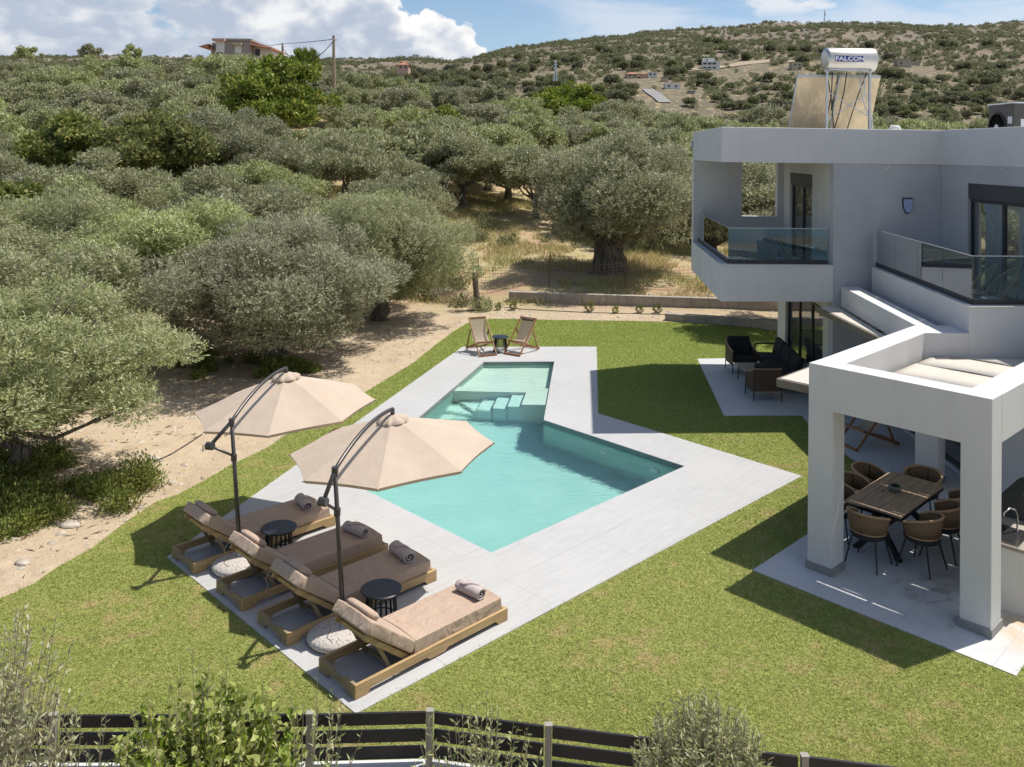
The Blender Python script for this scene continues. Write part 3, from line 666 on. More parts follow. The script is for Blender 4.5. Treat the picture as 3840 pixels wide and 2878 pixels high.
# ---- glass balustrades
def balustrade(label, segs, z0, z1, splits):
    base = MB(); 
    for (a, b2) in segs: base.bar((a[0], a[1], z0 + .045), (b2[0], b2[1], z0 + .045), .055, .09)
    o = vb('balustrade', base, MT['alu']); o['label'] = label
    for (a, b2), k in zip(segs, splits):
        a, b2 = Vector(a), Vector(b2)
        for i in range(k):
            p = a.lerp(b2, i / k + .002); q = a.lerp(b2, (i + 1) / k - .002)
            g = MB().bar((p.x, p.y, (z0 + .09 + z1) / 2), (q.x, q.y, (z0 + .09 + z1) / 2), .012, z1 - z0 - .09, up=(0, 0, 1))
            vb('glass_panel', g, MT['glass'], o)
        for (u, v) in ((a, b2),):
            vb('top_edge', MB().bar((u.x, u.y, z1 + .006), (v.x, v.y, z1 + .006), .016, .012), MT['galv'], o)
balustrade('glass balustrade on a dark channel around the small balcony', [((5.44, 24.9), (5.07, 20.03)), ((5.07, 20.03), (7.42, 20.16))], Zl + .025, 4.27, (2, 2))
balustrade('glass balustrade on a dark channel along the upper terrace', [((8.49, 19.95), (8.04, 14.98)), ((8.04, 14.98), (14, 15.31))], Zl + .015, 4.27, (4, 3))
# ---- sliding doors
def sliding(label, p0, p1, z0, z1, inn, n=2, box=.28, curtain=True, light=None):
    p0, p1 = Vector(p0), Vector(p1); d = (p1 - p0); L = d.length; d = d / L; nrm = Vector(inn)
    fr = MB(); P = lambda u, v, z: (p0.x + d.x * u + nrm.x * v, p0.y + d.y * u + nrm.y * v, z)
    for u in [0.03, L - .03] + [L * i / n for i in range(1, n)]: fr.bar(P(u, .10, z0), P(u, .10, z1 - box), .07, .08, up=(d.x, d.y, 0))
    for z in (z0 + .035, z1 - box - .035): fr.bar(P(.0, .10, z), P(L, .10, z), .08, .07)
    o = vb('sliding_door', fr, MT['alu']); o['label'] = label
    vb('shutter_box', MB().bar(P(0, .07, z1 - box / 2), P(L, .07, z1 - box / 2), .12, box), MT['shutter'], o)
    for i in range(n):
        a, b2 = L * i / n + .035, L * (i + 1) / n - .035; zc = (z0 + z1 - box) / 2
        vb('glass_pane', MB().bar(P(a, .10, zc), P(b2, .10, zc), .01, z1 - box - z0 - .08), MT['pane'], o)
    if curtain:
        cm = MB(); N = 60
        for (ua, ub) in curtain:
            R = []
            for i in range(N + 1):
                u = ua * L + (ub - ua) * L * i / N; v = .20 + .03 * sin(i * 1.15) + .02 * sin(i * .37); R.append([P(u, v, z0 + .02), P(u, v, z1 - box)])
            cm.grid(R)
        vb('curtain', cm, MT['curtain'], o, smooth=True)
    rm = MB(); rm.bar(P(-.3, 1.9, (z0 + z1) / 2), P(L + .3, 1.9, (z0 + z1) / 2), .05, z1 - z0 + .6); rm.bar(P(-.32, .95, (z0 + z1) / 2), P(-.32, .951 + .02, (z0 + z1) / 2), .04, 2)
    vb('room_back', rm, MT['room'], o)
nW = Vector((1, -.08)).normalized()
uW = lambda u: tuple(Vector(BR) + (Vector((7.5, 20.0)) - Vector(BR)).normalized() * u)
sliding('sliding glass door under a shutter box, opening on the small balcony', uW(3.30), uW(.95), 3.02, 5.50, nW, 2, .30, [(.05, .35), (.55, .7)])
sliding('wide sliding glass doors behind the garden sofa', uW(4.35), uW(.55), .02, 2.32, nW, 3, .05, False)
pn = MB()
for (a, b2) in ((1.92, 3.02), (3.14, 4.2)): A, B = Vector(uW(a)) + nW * .14, Vector(uW(b2)) + nW * .14; pn.bar((A.x, A.y, 1.2), (B.x, B.y, 1.2), .02, 2.2)
vb('blind', pn, MT['panelgrey'])
dH = (Vector(C2) - Vector((10.10, 20.2))).normalized(); hA = Vector((10.10, 20.2)) + dH * 1.12; hB = Vector((10.10, 20.2)) + dH * 4.9
sliding('wide sliding glass door with curtains, opening on the upper terrace', tuple(hA), tuple(hB), 3.06, 5.42, (1, 0.02), 3, .34, [(.10, .30), (.42, .98)])
gA, gB = Vector((8.72, 20.1)), Vector((8.50, 15.3)); dG = (gB - gA).normalized()
sliding('dark sliding glass door beside the dining corner', tuple(gA + dG * .4), tuple(gA + dG * 4.0), .04, 2.4, (1, 0), 2, .05, False)
# ---- wall lamp, soffit hooks, side lamp
lx, ly = Vector((7.5, 20)).lerp(Vector((10.0, 20.2)), .707); lamp = MB()
def lampshade(mb, s, off):
    pr = [(-.105, .17), (.105, .17), (.10, .02), (.075, -.08), (.03, -.15), (-.03, -.15), (-.075, -.08), (-.10, .02)]
    c = [(lx + x * s, ly - off, 4.83 + z * s) for x, z in pr]; n = len(c); bk = [(x, ly, z) for x, y, z in c]
    f = [(x, y - .02, z) for x, y, z in c]
    mb.add(f + bk, [tuple(range(n - 1, -1, -1))] + [(i, (i + 1) % n, n + (i + 1) % n, n + i) for i in range(n)])
lampshade(lamp, 1.15, .02); lo = vb('wall_lamp', lamp, MT['alu']); l2 = MB(); lampshade(l2, .95, .06); vb('lamp_shade', l2, MT['lampblue'], lo)
for (x, y) in ((8.75, 19.95), (10.0, 19.0), (10.03, 17.6)): vb('awning_hook', MB().tube([(x, y, Zb - .0), (x, y - .02, Zb - .07), (x - .09, y - .04, Zb - .12)], .012, 6), MT['galv'])
sl_ = MB(); sl_.box((5.255, 25.0, 6.25), (.06, .07, .2)); vb('side_lamp', sl_, MT['lampblue'])
# ================================================================== PERGOLA in front of the villa
pa, pb = Vector((4.37, 12.57)), Vector((6.05, 10.79)); PT = 2.97
perg = thing('pergola', 'white rendered pergola with square columns and cream canvas roof over the dining table', 'pergola', (4.37, 12.57, 0)); PO = perg.location
def pbld(name, mb, m, parent=None, **k):
    o = mb.build(name, m, perg if parent is None else parent, **k); o.location = (-PO.x, -PO.y, 0) if parent is None else (0, 0, 0); return o
bx = (pb - pa).normalized(); ax_ = Vector((-bx.y, bx.x)); cw = .37; LB = (pb - pa).length
def L2(u, v): q = pa + bx * u + ax_ * v; return (q.x, q.y)
e1, e2 = (7.25, 15.44), (7.62, 14.98)
ic = L2(cw, cw)
# ring beam: front, left and right
pbld('front_beam', MB().prism([L2(0, 0), L2(LB, 0), L2(LB, cw), L2(0, cw)], 2.34, PT), MT['white'], bevel=.008)
left_in = Vector(L2(cw, cw)); d_l = (Vector((7.22, 14.89)) - left_in)
pbld('side_beam', MB().prism([L2(0.001, cw + .001), (left_in.x, left_in.y), (7.13, 14.80), (8.25, 14.824), (8.28, 15.5), e1], 2.52, PT - .003), MT['white'], bevel=.008)
pbld('side_beam', MB().prism([L2(LB - cw, cw + .001), L2(LB, cw + .001), L2(LB, 9.5), L2(LB - cw, 9.5)], 2.345, PT - .003), MT['white'], bevel=.008)
pbld('rear_beam', MB().prism([(7.29, 15.46), (7.68, 15.49), (8.07, 19.96), (7.67, 19.96)], 2.50, PT - .006), MT['white'], bevel=.008)
for (u, v) in ((0.0, 0.0), (LB - cw, 0.0)):
    pts = [L2(u + .0, v + .0), L2(u + cw, v), L2(u + cw, v + cw), L2(u, v + cw)]
    c = pbld('column', MB().prism(pts, 0, 2.36, bottom=False), MT['white'], bevel=.008)
    pbld('skirting', MB().prism(grow(pts, .018), 0.0, .11), MT['plinth'], c)
pts = [(7.52, 15.95), (7.80, 15.67), (8.08, 15.95), (7.80, 16.23)]
c = pbld('column', MB().prism(pts, 0, 2.66), MT['white']); pbld('skirting', MB().prism(grow(pts, .015), 0, .11), MT['plinth'], c)
# canvas roof: four sagging strips with gaps; steel cross rails
fab = MB(); rails = MB()
W0 = cw * 1.0; WU = LB - 2 * cw
vs = [.36, .98, 1.90, 2.90]
nstrip = 0
def strip_c(v0, v1, w0=0.0, w1=0.0):
    N = 12; R = []
    for i in range(N + 1):
        k = i / N; u = cw + WU * k; g = .10 * sin(pi * min(1, k * 1.08)) ** 1.5
        R.append([(*L2(u, v0 + g), 2.562), (*L2(u, (v0 + v1) / 2), 2.556), (*L2(u, v1 - g * .15), 2.562)])
    fab.grid(R)
for a, b2 in zip(vs[:-1], vs[1:]): strip_c(a, b2)
strip_c(2.90, 3.90); strip_c(3.90, 4.9); strip_c(4.9, 6.2); strip_c(6.2, 7.8)
canvas = pbld('canvas_roof', fab, MT['fabric'], smooth=True, solid=.012)
for v in (.98, 1.90, 2.90, 3.90):
    rails.bar((*L2(cw, v + .02), 2.50), (*L2(LB - cw, v + .02), 2.50), .05, .05)
for u in (WU * .62 + cw,): rails.bar((*L2(u, cw), 2.46), (*L2(u, 7.5), 2.46), .07, .05)
pbld('canvas_rail', rails, MT['galv'])
# second, lower canopy along the rear beams
cn = thing('side_canopy', 'low cream canvas canopy with a brown frame above the garden sofa', 'canopy', (7.2, 16.5, 0)); CO = cn.location
CP = [(7.12, 19.93), (7.17, 16.5), (4.22, 13.53), (4.76, 12.99), (7.24, 15.5), (7.62, 19.9)]
o = MB().prism(grow(CP, -.03), 2.475, 2.49).build('canvas', MT['fabric'], cn); o.location = (-CO.x, -CO.y, 0)
fr = MB()
for a, b2 in ((CP[0], CP[1]), (CP[1], CP[2]), (CP[2], CP[3])): fr.bar((*a, 2.42), (*b2, 2.42), .05, .12)
for y in (17.5, 18.75): fr.bar((7.17, y, 2.44), (7.6, y, 2.44), .06, .06)
for k in (.3, .62): q0 = Vector(CP[1]).lerp(Vector(CP[2]), k); fr.bar((q0.x, q0.y, 2.44), (q0.x + .5, q0.y - .5, 2.44), .06, .06)
o = fr.build('canopy_frame', simple('brown_canopy_frame', (.17, .14, .11), .6), cn); o.location = (-CO.x, -CO.y, 0)
# ================================================================== SUN LOUNGERS, TOWELS, PARASOLS, STOOLS
def add(parent, name, mb, m, **k):
    o = mb.build(name, m, parent, **k)
    if k.get('smooth') and k.get('bevel'): o.modifiers['bevel'].harden_normals = True
    return o
def cut_board(mb, L, y, t, z0, z1, notch, T=None, axis='x'):
    "side board standing on short feet: outline in (u, z), extruded t"
    a = .16; pts = [(0, 0), (a, 0), (a + .05, z0), (L - a - .05, z0), (L - a, 0), (L, 0), (L, z1), (0, z1)]
    if notch: m = L / 2; pts = pts[:3] + [(m - .62 + .45, z0), (m - .56 + .45, .0 + .02), (m - .34 + .45, .02), (m - .28 + .45, z0)] + pts[3:]
    n = len(pts); f = [(u, -t / 2, z) for u, z in pts]; b = [(u, t / 2, z) for u, z in pts]
    if axis == 'y': f = [(-yy, u, z) for (u, yy, z) in f]; b = [(-yy, u, z) for (u, yy, z) in b]
    off = Vector((0, y, 0)) if axis == 'x' else Vector((y, 0, 0))
    mb.add([Vector(p) + off for p in f] + [Vector(p) + off for p in b], [tuple(range(n)), tuple(range(2 * n - 1, n - 1, -1))] + [(i, n + i, n + (i + 1) % n, (i + 1) % n) for i in range(n)], T)
def cushion(mb, path, y0, y1, th, ny=10, puff=.02):
    "padded slab following a path of (x, z) points; y0..y1 wide, th thick"
    import itertools
    P = [Vector((p[0], 0, p[1])) for p in path]; N = []
    for i in range(len(P)):
        d = (P[min(i + 1, len(P) - 1)] - P[max(i - 1, 0)]).normalized(); N.append(Vector((-d.z, 0, d.x)) if True else 0)
    R = []
    W_ = y1 - y0
    prof = []
    for k in range(ny + 1): prof.append((y0 + W_ * k / ny, th + puff * sin(pi * k / ny)))
    prof += [(y1 + .005, th * .5)]
    for k in range(ny, -1, -1): prof.append((y0 + W_ * k / ny, 0.0))
    prof += [(y0 - .005, th * .5)]
    ring = []
    for i, (p, n) in enumerate(zip(P, N)):
        ring.append([tuple(p + n * h + Vector((0, y, 0))) for (y, h) in prof])
    nr = len(prof); vs = [q for r in ring for q in r]; fs = []
    for i in range(len(P) - 1):
        for k in range(nr): k2 = (k + 1) % nr; fs.append((i * nr + k, (i + 1) * nr + k, (i + 1) * nr + k2, i * nr + k2))
    fs.append(tuple(range(nr))); fs.append(tuple((len(P) - 1) * nr + k for k in range(nr - 1, -1, -1)))
    mb.add(vs, fs)
def make_lounger():
    r = thing('sun_lounger', 'x', 'sun lounger', group='sun loungers in a row on the pool deck')
    L, Wd = 2.33, .735
    fr = MB()
    for s in (-1, 1): cut_board(fr, L, s * (Wd / 2 - .02), .04, .055, .155, True)
    for (x, y) in ((2.30, 0),): cut_board(fr, Wd - .08, x, .04, .055, .155, False, T=Matrix.Translation((0, -(Wd - .08) / 2, 0)), axis='y')
    for x in (.86, 1.25, 1.65, 2.05): fr.box((x, 0, .10), (.07, Wd - .09, .03))
    add(r, 'frame', fr, MT['pine'], bevel=.004)
    hb = MB(); w = Wd - .08
    pts = [(0, 0), (.12, 0), (.17, .055), (w - .17, .055), (w - .12, 0), (w, 0), (w, .155), (w * .68, .155), (w * .64, .115), (w * .36, .115), (w * .32, .155), (0, .155)]
    n = len(pts); hb.add([(.0, u - w / 2, z) for u, z in pts] + [(.04, u - w / 2, z) for u, z in pts], [tuple(range(n - 1, -1, -1)), tuple(range(n, 2 * n))] + [(i, (i + 1) % n, n + (i + 1) % n, n + i) for i in range(n)])
    add(r, 'head_board', hb, MT['pinegreen'], bevel=.003)
    mt = MB(); cushion(mt, [(.83, .14), (.86, .135), (1.1, .135), (1.5, .135), (1.9, .135), (2.2, .135), (2.25, .14)], -.335, .335, .165)
    add(r, 'mattress', mt, MT['cushion'], smooth=True, bevel=.022)
    bk = MB(); cushion(bk, [(.135, .655), (.16, .635), (.38, .475), (.62, .30), (.78, .18), (.80, .165)], -.335, .335, .14, puff=.012)
    b = add(r, 'backrest_cushion', bk, MT['cushion'], smooth=True, bevel=.02)
    br = MB()
    for y in (-.28, .28): br.bar((.80, y, .10), (.16, y, .585), .035, .06)
    for k in (.15, .5, .9): br.bar((.80 - .64 * k, -.28, .11 + .47 * k), (.80 - .64 * k, .28, .11 + .47 * k), .03, .05)
    add(r, 'backrest_frame', br, MT['pine'])
    for y in (-.25, .25): add(r, 'strut', MB().bar((.36, y, .42), (.58, y, .03), .03, .04), MT['pinegreen'])
    add(r, 'brace', MB().bar((.60, -.33, .06), (.60, .33, .06), .03, .03), MT['pinegreen'])
    pl = MB(); pl.tube([(0, -.23, 0), (0, -.20, .0), (0, .0, .0), (0, .20, .0), (0, .23, .0)], [.03, .062, .068, .062, .03], 14)
    T = Matrix.Translation((.345, 0, .725)) @ Matrix.Rotation(radians(36), 4, 'Y') @ Matrix.Diagonal((1.6, 1, .72, 1)); pl.v = [tuple(T @ Vector(v)) for v in pl.v]
    add(r, 'pillow', pl, MT['cushion'], smooth=True)
    ti = MB(); ti.tube([(.16, .33, .63), (.10, .36, .52), (.14, .35, .43), (.10, .36, .34), (.16, .34, .28)], .005, 5); add(r, 'tie_cord', ti, MT['plank'])
    return r
lab = ['sun lounger nearest the lawn fence, fully in the sun, lowest in the row of four', 'second sun lounger counted from the fence, under the near parasol, beside the near stool', 'third sun lounger counted from the fence, half sunlit mattress, between the two parasol bases', 'farthest sun lounger in the row, fully shaded, beside the far stool']
heads = [((-2.15, 9.94), (-1.62, 9.43)), ((-3.14, 10.92), (-2.62, 10.42)), ((-3.93, 11.70), (-3.40, 11.17)), ((-4.90, 12.65), (-4.39, 12.12))]
lg = make_lounger(); tht = radians(44.9)
tw_pos = [(-.46, 11.08), (-1.46, 12.07), (-2.24, 12.78), (-3.24, 13.74)]
twl = ['rolled towel in full sun on the lounger nearest the fence', 'rolled towel in shade on the second lounger from the fence', 'rolled towel half in sun on the third lounger from the fence', 'rolled towel on the farthest lounger, partly behind the parasol crank']
def make_towel():
    r = thing('rolled_towel', 'x', 'towel', group='rolled towels on the loungers')
    R = []; N = 26; L = .40
    rd = random.Random(3)
    for j, y in enumerate([-L / 2, -L / 2 + .015, -L / 4, 0, L / 4, L / 2 - .015, L / 2]):
        sc = .88 if j in (0, 6) else 1.0
        R.append([(.072 * sc * (1 + .05 * sin(3 * a + j) + .04 * sin(5 * a)) * cos(a) * 1.08, y, .068 * sc * (1 + .05 * sin(2 * a + j)) * sin(a) * .94 + .064) for a in [2 * pi * k / N for k in range(N + 1)]])
    b = MB(); b.grid(R); n = N + 1
    add(r, 'towel_roll', b, MT['towel'], smooth=True, solid=.014)
    for s in (-1, 1):
        sp = MB(); pth = [((.058 - .0066 * k * .42) * cos(k * .42), s * (L / 2 - .012), .064 + (.055 - .0063 * k * .42) * sin(k * .42)) for k in range(int(.056 / (.0066 * .42)))]
        sp.tube(pth, .0075, 6)
        add(r, 'spiral_end', sp, MT['towel'], smooth=True)
    fl = MB(); P_s = []
    for k in range(10):
        a = pi * .15 + k * .22; P_s.append([(.083 * cos(a), -.13 + .02 * k + j * .04, .066 + .076 * sin(a)) for j in range(3)])
    fl.grid(P_s); add(r, 'fold_flap', fl, MT['towel'], smooth=True, solid=.014)
    return r
tw = make_towel()
for i, (h, lb) in enumerate(zip(heads, lab)):
    c = ((h[0][0] + h[1][0]) / 2, (h[0][1] + h[1][1]) / 2, 0); o = lg if i == 0 else copy_tree(lg)
    o.location = c; o.rotation_euler = (0, 0, tht); o['label'] = lb
    t_ = tw if i == 0 else copy_tree(tw)
    t_.location = (*tw_pos[i], .318); t_.rotation_euler = (0, 0, tht + radians((4, -8, 10, -12)[i])); t_['label'] = twl[i]
    if i in (1,): t_.scale = (1.15, 1.1, 1.1)
# stools
def make_stool(R=.26, H=.45):
    r = thing('round_stool', 'x', 'side table', group='black slatted side tables')
    tp = MB().lathe([(0, H - .03), (R - .02, H - .03), (R, H - .018), (R, H - .006), (R - .012, H), (0, H - .002)], n=40); add(r, 'table_top', tp, MT['stooltop'], smooth=False)
    for k in range(18):
        a = 2 * pi * k / 18; r0, r1 = R * .66, R * .80
        lg_ = MB().bar((r0 * cos(a), r0 * sin(a), H - .03), (r1 * .92 * cos(a), r1 * .92 * sin(a), H * .45), .012, .022, up=(cos(a), sin(a), 0)); lg_.bar((r1 * .92 * cos(a), r1 * .92 * sin(a), H * .45), (r1 * cos(a), r1 * sin(a), 0), .012, .02, up=(cos(a), sin(a), 0))
        add(r, 'leg', lg_, MT['black'])
    rg = MB(); rg.tube([(R * .78 * cos(a), R * .78 * sin(a), .10) for a in [2 * pi * k / 30 for k in range(31)]], .008, 6); add(r, 'ring', rg, MT['black'])
    return r
s0 = make_stool(); s0.location = (-1.58, 10.94, 0); s0['label'] = 'black slatted stool between the two loungers nearest the fence'
s1 = copy_tree(s0, (-3.34, 12.66, 0), .3, 'black slatted stool between the two farthest loungers, beside the far parasol post')
s2 = copy_tree(s0, (-.27, 25.75, 0), .1, 'black slatted stool between the two wooden deck chairs')
s2.scale = (.98, .98, 1.02)
# parasols
def make_umbrella(name, label, base, joint, crank, hub, rimz, R, ph, tilt):
    r = thing(name, label, 'parasol', (base[0], base[1], 0), 0, 'cantilever parasols over the loungers')
    o = Vector((base[0], base[1], 0)); B = Vector((0, 0, 0)); J = Vector(joint) - o; K = Vector(crank) - o; Hb = Vector(hub) - o
    pole = MB().tube([B, B.lerp(J, .55), J], [.030, .030, .027], 14); add(r, 'pole', pole, MT['polemetal'], smooth=True)
    sleeve = MB().tube([(0, 0, .02), (J.x * .08, J.y * .08, .22)], .042, 12); add(r, 'sleeve', sleeve, MT['galv'], smooth=True)
    end = Hb + Vector((0, 0, .08)); mid = J.lerp(end, .5) + Vector((0, 0, .25))
    pts = []
    for k in range(15):
        t = k / 14; q = (1 - t) * (1 - t) * J + 2 * t * (1 - t) * mid + t * t * end; pts.append(q)
    arm = MB().tube([K] + pts, .027, 12); add(r, 'arm', arm, MT['polemetal'], smooth=True)
    ps = [B.lerp(J, .76)]; lo_ = MB().tube([B.lerp(J, .74), B.lerp(J, .76) + Vector((-.03, -.02, .02)), K], .018, 8); add(r, 'strut', lo_, MT['polemetal'], smooth=True)
    for p in (J, B.lerp(J, .75)): add(r, 'clamp', MB().tube([p - Vector((0, 0, .05)), p + Vector((0, 0, .04))], .042, 12), MT['polemetal'])
    dr = (end - J); dr.z = 0; dr.normalize(); sd = Vector((-dr.y, dr.x, 0))
    ck = MB().tube([K - sd * .05, K + sd * .05], .055, 16); cr = add(r, 'crank_housing', ck, MT['polemetal'])
    hn = MB().tube([K + sd * .05, K + sd * .11, K + sd * .11 - Vector((0, 0, .09))], .009, 6); add(r, 'crank_handle', hn, MT['galv'], smooth=True)
    hk = MB().tube([end - Vector((0, 0, .0)), end - Vector((0, 0, .12))], .03, 10); add(r, 'hub', hk, MT['polemetal'], smooth=True)
    # canopy: eight sagging panels
    C = Vector((Hb.x, Hb.y, 0)); top = Hb.z - .03; rz_ = rimz
    tl = Vector(tilt)
    def cpt(a, t, f=None):
        if f is None: k = (a - ph) / (pi / 4); f = k - math.floor(k)
        ch = cos(pi / 8) / cos((f - .5) * pi / 4)          # straight chord between the ribs, then a scalloped hem
        rr = R * t * ch * (1 - .022 * sin(pi * f) * t * t); x, y = rr * cos(a), rr * sin(a)
        sag = -.010 * sin(pi * f) * sin(pi * t)
        z = top - (top - rz_) * (t ** 1.06) + sag + x * tl.x + y * tl.y
        return (C.x + x, C.y + y, z)
    cn_ = MB()
    for k8 in range(8): cn_.grid([[cpt(ph + (k8 + i / 8) * pi / 4, .06 + .94 * j / 12, i / 8) for j in range(13)] for i in range(9)])
    co = add(r, 'canopy', cn_, MT['canopy'], smooth=True)
    val = MB().grid([[cpt(ph + 2 * pi * i / 64, 1.0), tuple(Vector(cpt(ph + 2 * pi * i / 64, .985)) - Vector((0, 0, .05)))] for i in range(64)], closeu=True); add(co, 'hem', val, MT['canopy'], smooth=False)
    vt = MB().grid([[(C.x + rr * (1 + .05 * sin(11 * a + 2 * sin(3 * a)) * (rr > .15)) * cos(a), C.y + rr * (1 + .05 * sin(11 * a + 2 * sin(3 * a)) * (rr > .15)) * sin(a), top + zz + (.007 * sin(11 * a + 2 * sin(3 * a)) if rr > .15 else 0) + rr * cos(a) * tl.x) for rr, zz in ((.03, .035), (.09, .022), (.16, .0), (.215, -.03), (.222, -.055))] for a in [2 * pi * i / 96 for i in range(96)]], closeu=True)
    add(co, 'vent_cap', vt, MT['canopy'], smooth=True)
    for k in range(8):
        a = ph + k * pi / 4; p0 = Vector((C.x, C.y, top - .03)); p1 = Vector(cpt(a, 1.0)) - Vector((0, 0, .012)); rb = MB().bar(p0, p1, .014, .018); add(r, 'rib', rb, MT['polemetal'])
        q = Vector(cpt(a, .5)) - Vector((0, 0, .03)); add(r, 'stretcher', MB().bar(Vector((C.x, C.y, top - .36)), q, .012, .012), MT['polemetal'])
        add(r, 'rib_cap', MB().tube([p1 - (p1 - p0).normalized() * .03, p1 + (p1 - p0).normalized() * .012], .014, 6), MT['plank'])
    add(r, 'runner', MB().tube([(C.x, C.y, top), (C.x, C.y, top - .40)], .018, 8), MT['polemetal'])
    return r
make_umbrella('cantilever_parasol', 'beige cantilever parasol nearer the fence, its canopy over the pool edge', (-1.99, 10.67), (-2.13, 10.64, 2.04), (-2.22, 10.42, 1.74), (-1.63, 12.13, 2.27), 1.80, 1.43, radians(.9), (.066, .006))
make_umbrella('cantilever_parasol', 'beige cantilever parasol farther from the fence, its canopy over the lawn strip', (-3.82, 12.43), (-3.97, 12.38, 2.07), (-4.20, 12.16, 1.79), (-3.59, 13.89, 2.38), 1.85, 1.43, radians(4.8), (.06, .01))
for (x, y, l) in ((-2.05, 10.60, 'round speckled terrazzo base of the parasol nearer the fence'), (-3.82, 12.36, 'round speckled terrazzo base of the parasol farther from the fence')):
    b = thing('parasol_base', l, 'parasol base', (x, y, 0), 0, 'terrazzo parasol bases'); add(b, 'base_slab', MB().lathe([(.30, 0), (.36, .02), (.385, .06), (.36, .10), (.27, .13), (.10, .14), (0, .14)], n=40), MT['terrazzo'], smooth=True)
    add(b, 'socket', MB().tube([(.05, .06, .13), (.05, .06, .16)], .06, 14), MT['galv'])
# ================================================================== WOODEN DECK CHAIRS
def make_deckchair():
    r = thing('deck_chair', 'x', 'deck chair', group='folding wooden deck chairs')
    w = .27
    fr = lambda a, b, s=.028, t=.045: MB().bar(a, b, s, t)
    for y in (-w, w): add(r, 'side_rail', fr((.62, y, .02), (-.28, y, .98)), MT['teak'])           # long rail: front foot to head
    for y in (-w + .04, w - .04): add(r, 'seat_rail', fr((.42, y, .37), (-.50, y, .03)), MT['teak'])
    for y in (-w - .03, w + .03): add(r, 'prop', fr((-.06, y, .66), (-.34, y, .05)), MT['teak'])
    cb = MB(); 
    for p in ((.62, .03), (-.27, .96), (.42, .37), (-.48, .05)): cb.bar((p[0], -w, p[1]), (p[0], w, p[1]), .035, .05)
    add(r, 'crossbar', cb, MT['teak'])
    S = [(-.26, .93), (-.20, .80), (-.12, .62), (-.02, .46), (.08, .36), (.18, .30), (.28, .30), (.36, .335), (.42, .375)]
    add(r, 'sling', MB().grid([[(x, y, z) for y in (-w + .03, 0, w - .03)] for x, z in S]), MT['sling'], smooth=True)
    return r
d0 = make_deckchair(); d0.location = (-.87, 25.72, 0); d0.rotation_euler = (0, 0, radians(-66)); d0['label'] = 'wooden deck chair left of the small stool at the far end of the pool deck'
d1 = copy_tree(d0, (.42, 25.82, 0), radians(-124), 'wooden deck chair right of the small stool, with a brown head pillow, beyond the pool')
pw = MB().tube([(-.222, -.19, .93), (-.222, .19, .93)], .05, 10); po = pw.build('head_pillow', simple('brown_head_pillow', (.17, .115, .08), .9), d1, smooth=True); po.scale = (1, 1, 1)
pw2 = MB(); pw2.grid([[(x + .012, y, z + .012) for y in (-.22, 0, .22)] for x, z in [(-.262, .94), (-.225, .86), (-.185, .765)]]); 
d2 = copy_tree(d0, (7.55, 17.95, 0), radians(-160), 'folded wooden deck chair standing in the shade behind the pergola')
# ================================================================== DINING SET
dt = thing('dining_table', 'rectangular brown plank dining table with crossed black steel legs under the pergola', 'dining table', (6.06, 13.48, 0), radians(44.6))
TZ = .75; tpb = MB()
for k in range(5): tpb.box((0, -.425 + .085 + k * .17, TZ - .013), (1.76, .163, .026))
add(dt, 'table_top', tpb, MT['plank'], bevel=.003)
add(dt, 'apron', MB().box((0, 0, TZ - .055), (1.74, .83, .05)), MT['black'])
for s in (-1, 1):
    for q in (-1, 1): add(dt, 'leg', MB().bar((s * .35, q * .28, TZ - .08), (s * .70, -q * .34, .0), .05, .09), MT['black'])
def make_dchair():
    r = thing('dining_chair', 'x', 'dining chair', group='rope dining chairs around the table')
    sh = MB(); N = 28; R = []; rim = []
    for i in range(N + 1):
        a = radians(-128 + 256 * i / N) + pi      # opening toward +x
        k = abs(i / N - .5) * 2; zt = .80 - .135 * k ** 2.2; zb = .50
        rx, ry = .275, .29
        R.append([(rx * .84 * cos(a) - .0, ry * .86 * sin(a), zb), (rx * .95 * cos(a), ry * .96 * sin(a), (zt + zb) / 2), (rx * cos(a), ry * sin(a), zt)]); rim.append((rx * cos(a), ry * sin(a), zt))
    sh.grid(R); add(r, 'rope_back', sh, MT['rope'], smooth=True, solid=.012)
    add(r, 'rim', MB().tube(rim, .019, 8), MT['roperim'], smooth=True)
    add(r, 'lower_rim', MB().tube([p[0] for p in R], .013, 6), MT['roperim'], smooth=True)
    add(r, 'seat', MB().lathe([(0, .40), (.20, .40), (.245, .43), (.25, .475), (.22, .495), (0, .50)], n=28), MT['charcoal'], smooth=True)
    for s in (-1, 1):
        add(r, 'leg', MB().tube([(.15, s * .17, .43), (.25, s * .25, 0)], [.014, .011], 8), MT['black'])
        add(r, 'leg', MB().tube([(-.15, s * .17, .43), (-.25, s * .24, 0)], [.014, .011], 8), MT['black'])
    for a in (pi - 1.1, pi, pi + 1.1): add(r, 'back_stay', MB().tube([(.235 * cos(a), .245 * sin(a), .49), (.274 * cos(a), .288 * sin(a), .78)], .008, 6), MT['black'])
    return r
AXT = radians(44.6); ca, sa = cos(AXT), sin(AXT)
def tp(u, v): return (6.06 + u * ca - v * sa, 13.48 + u * sa + v * ca, 0)
dc = make_dchair(); chs = [(-1.07, -.02, 0, 'dining chair at the near end of the table, beside the left pergola column'), (1.10, 0, 180, 'dining chair at the far end of the table, in front of the rear column'),
 (-.62, -.62, 82, 'dining chair nearest the camera on the right long side of the table'), (.02, -.68, 95, 'middle dining chair on the right long side of the table'), (.62, -.66, 90, 'farthest dining chair on the right long side, half behind the right column'),
 (-.58, .62, -90, 'nearest dining chair on the left long side, mostly behind the left column'), (.0, .64, -86, 'middle dining chair on the left long side, partly behind the left column'), (.62, .66, -92, 'farthest dining chair on the left long side, standing free of the columns')]
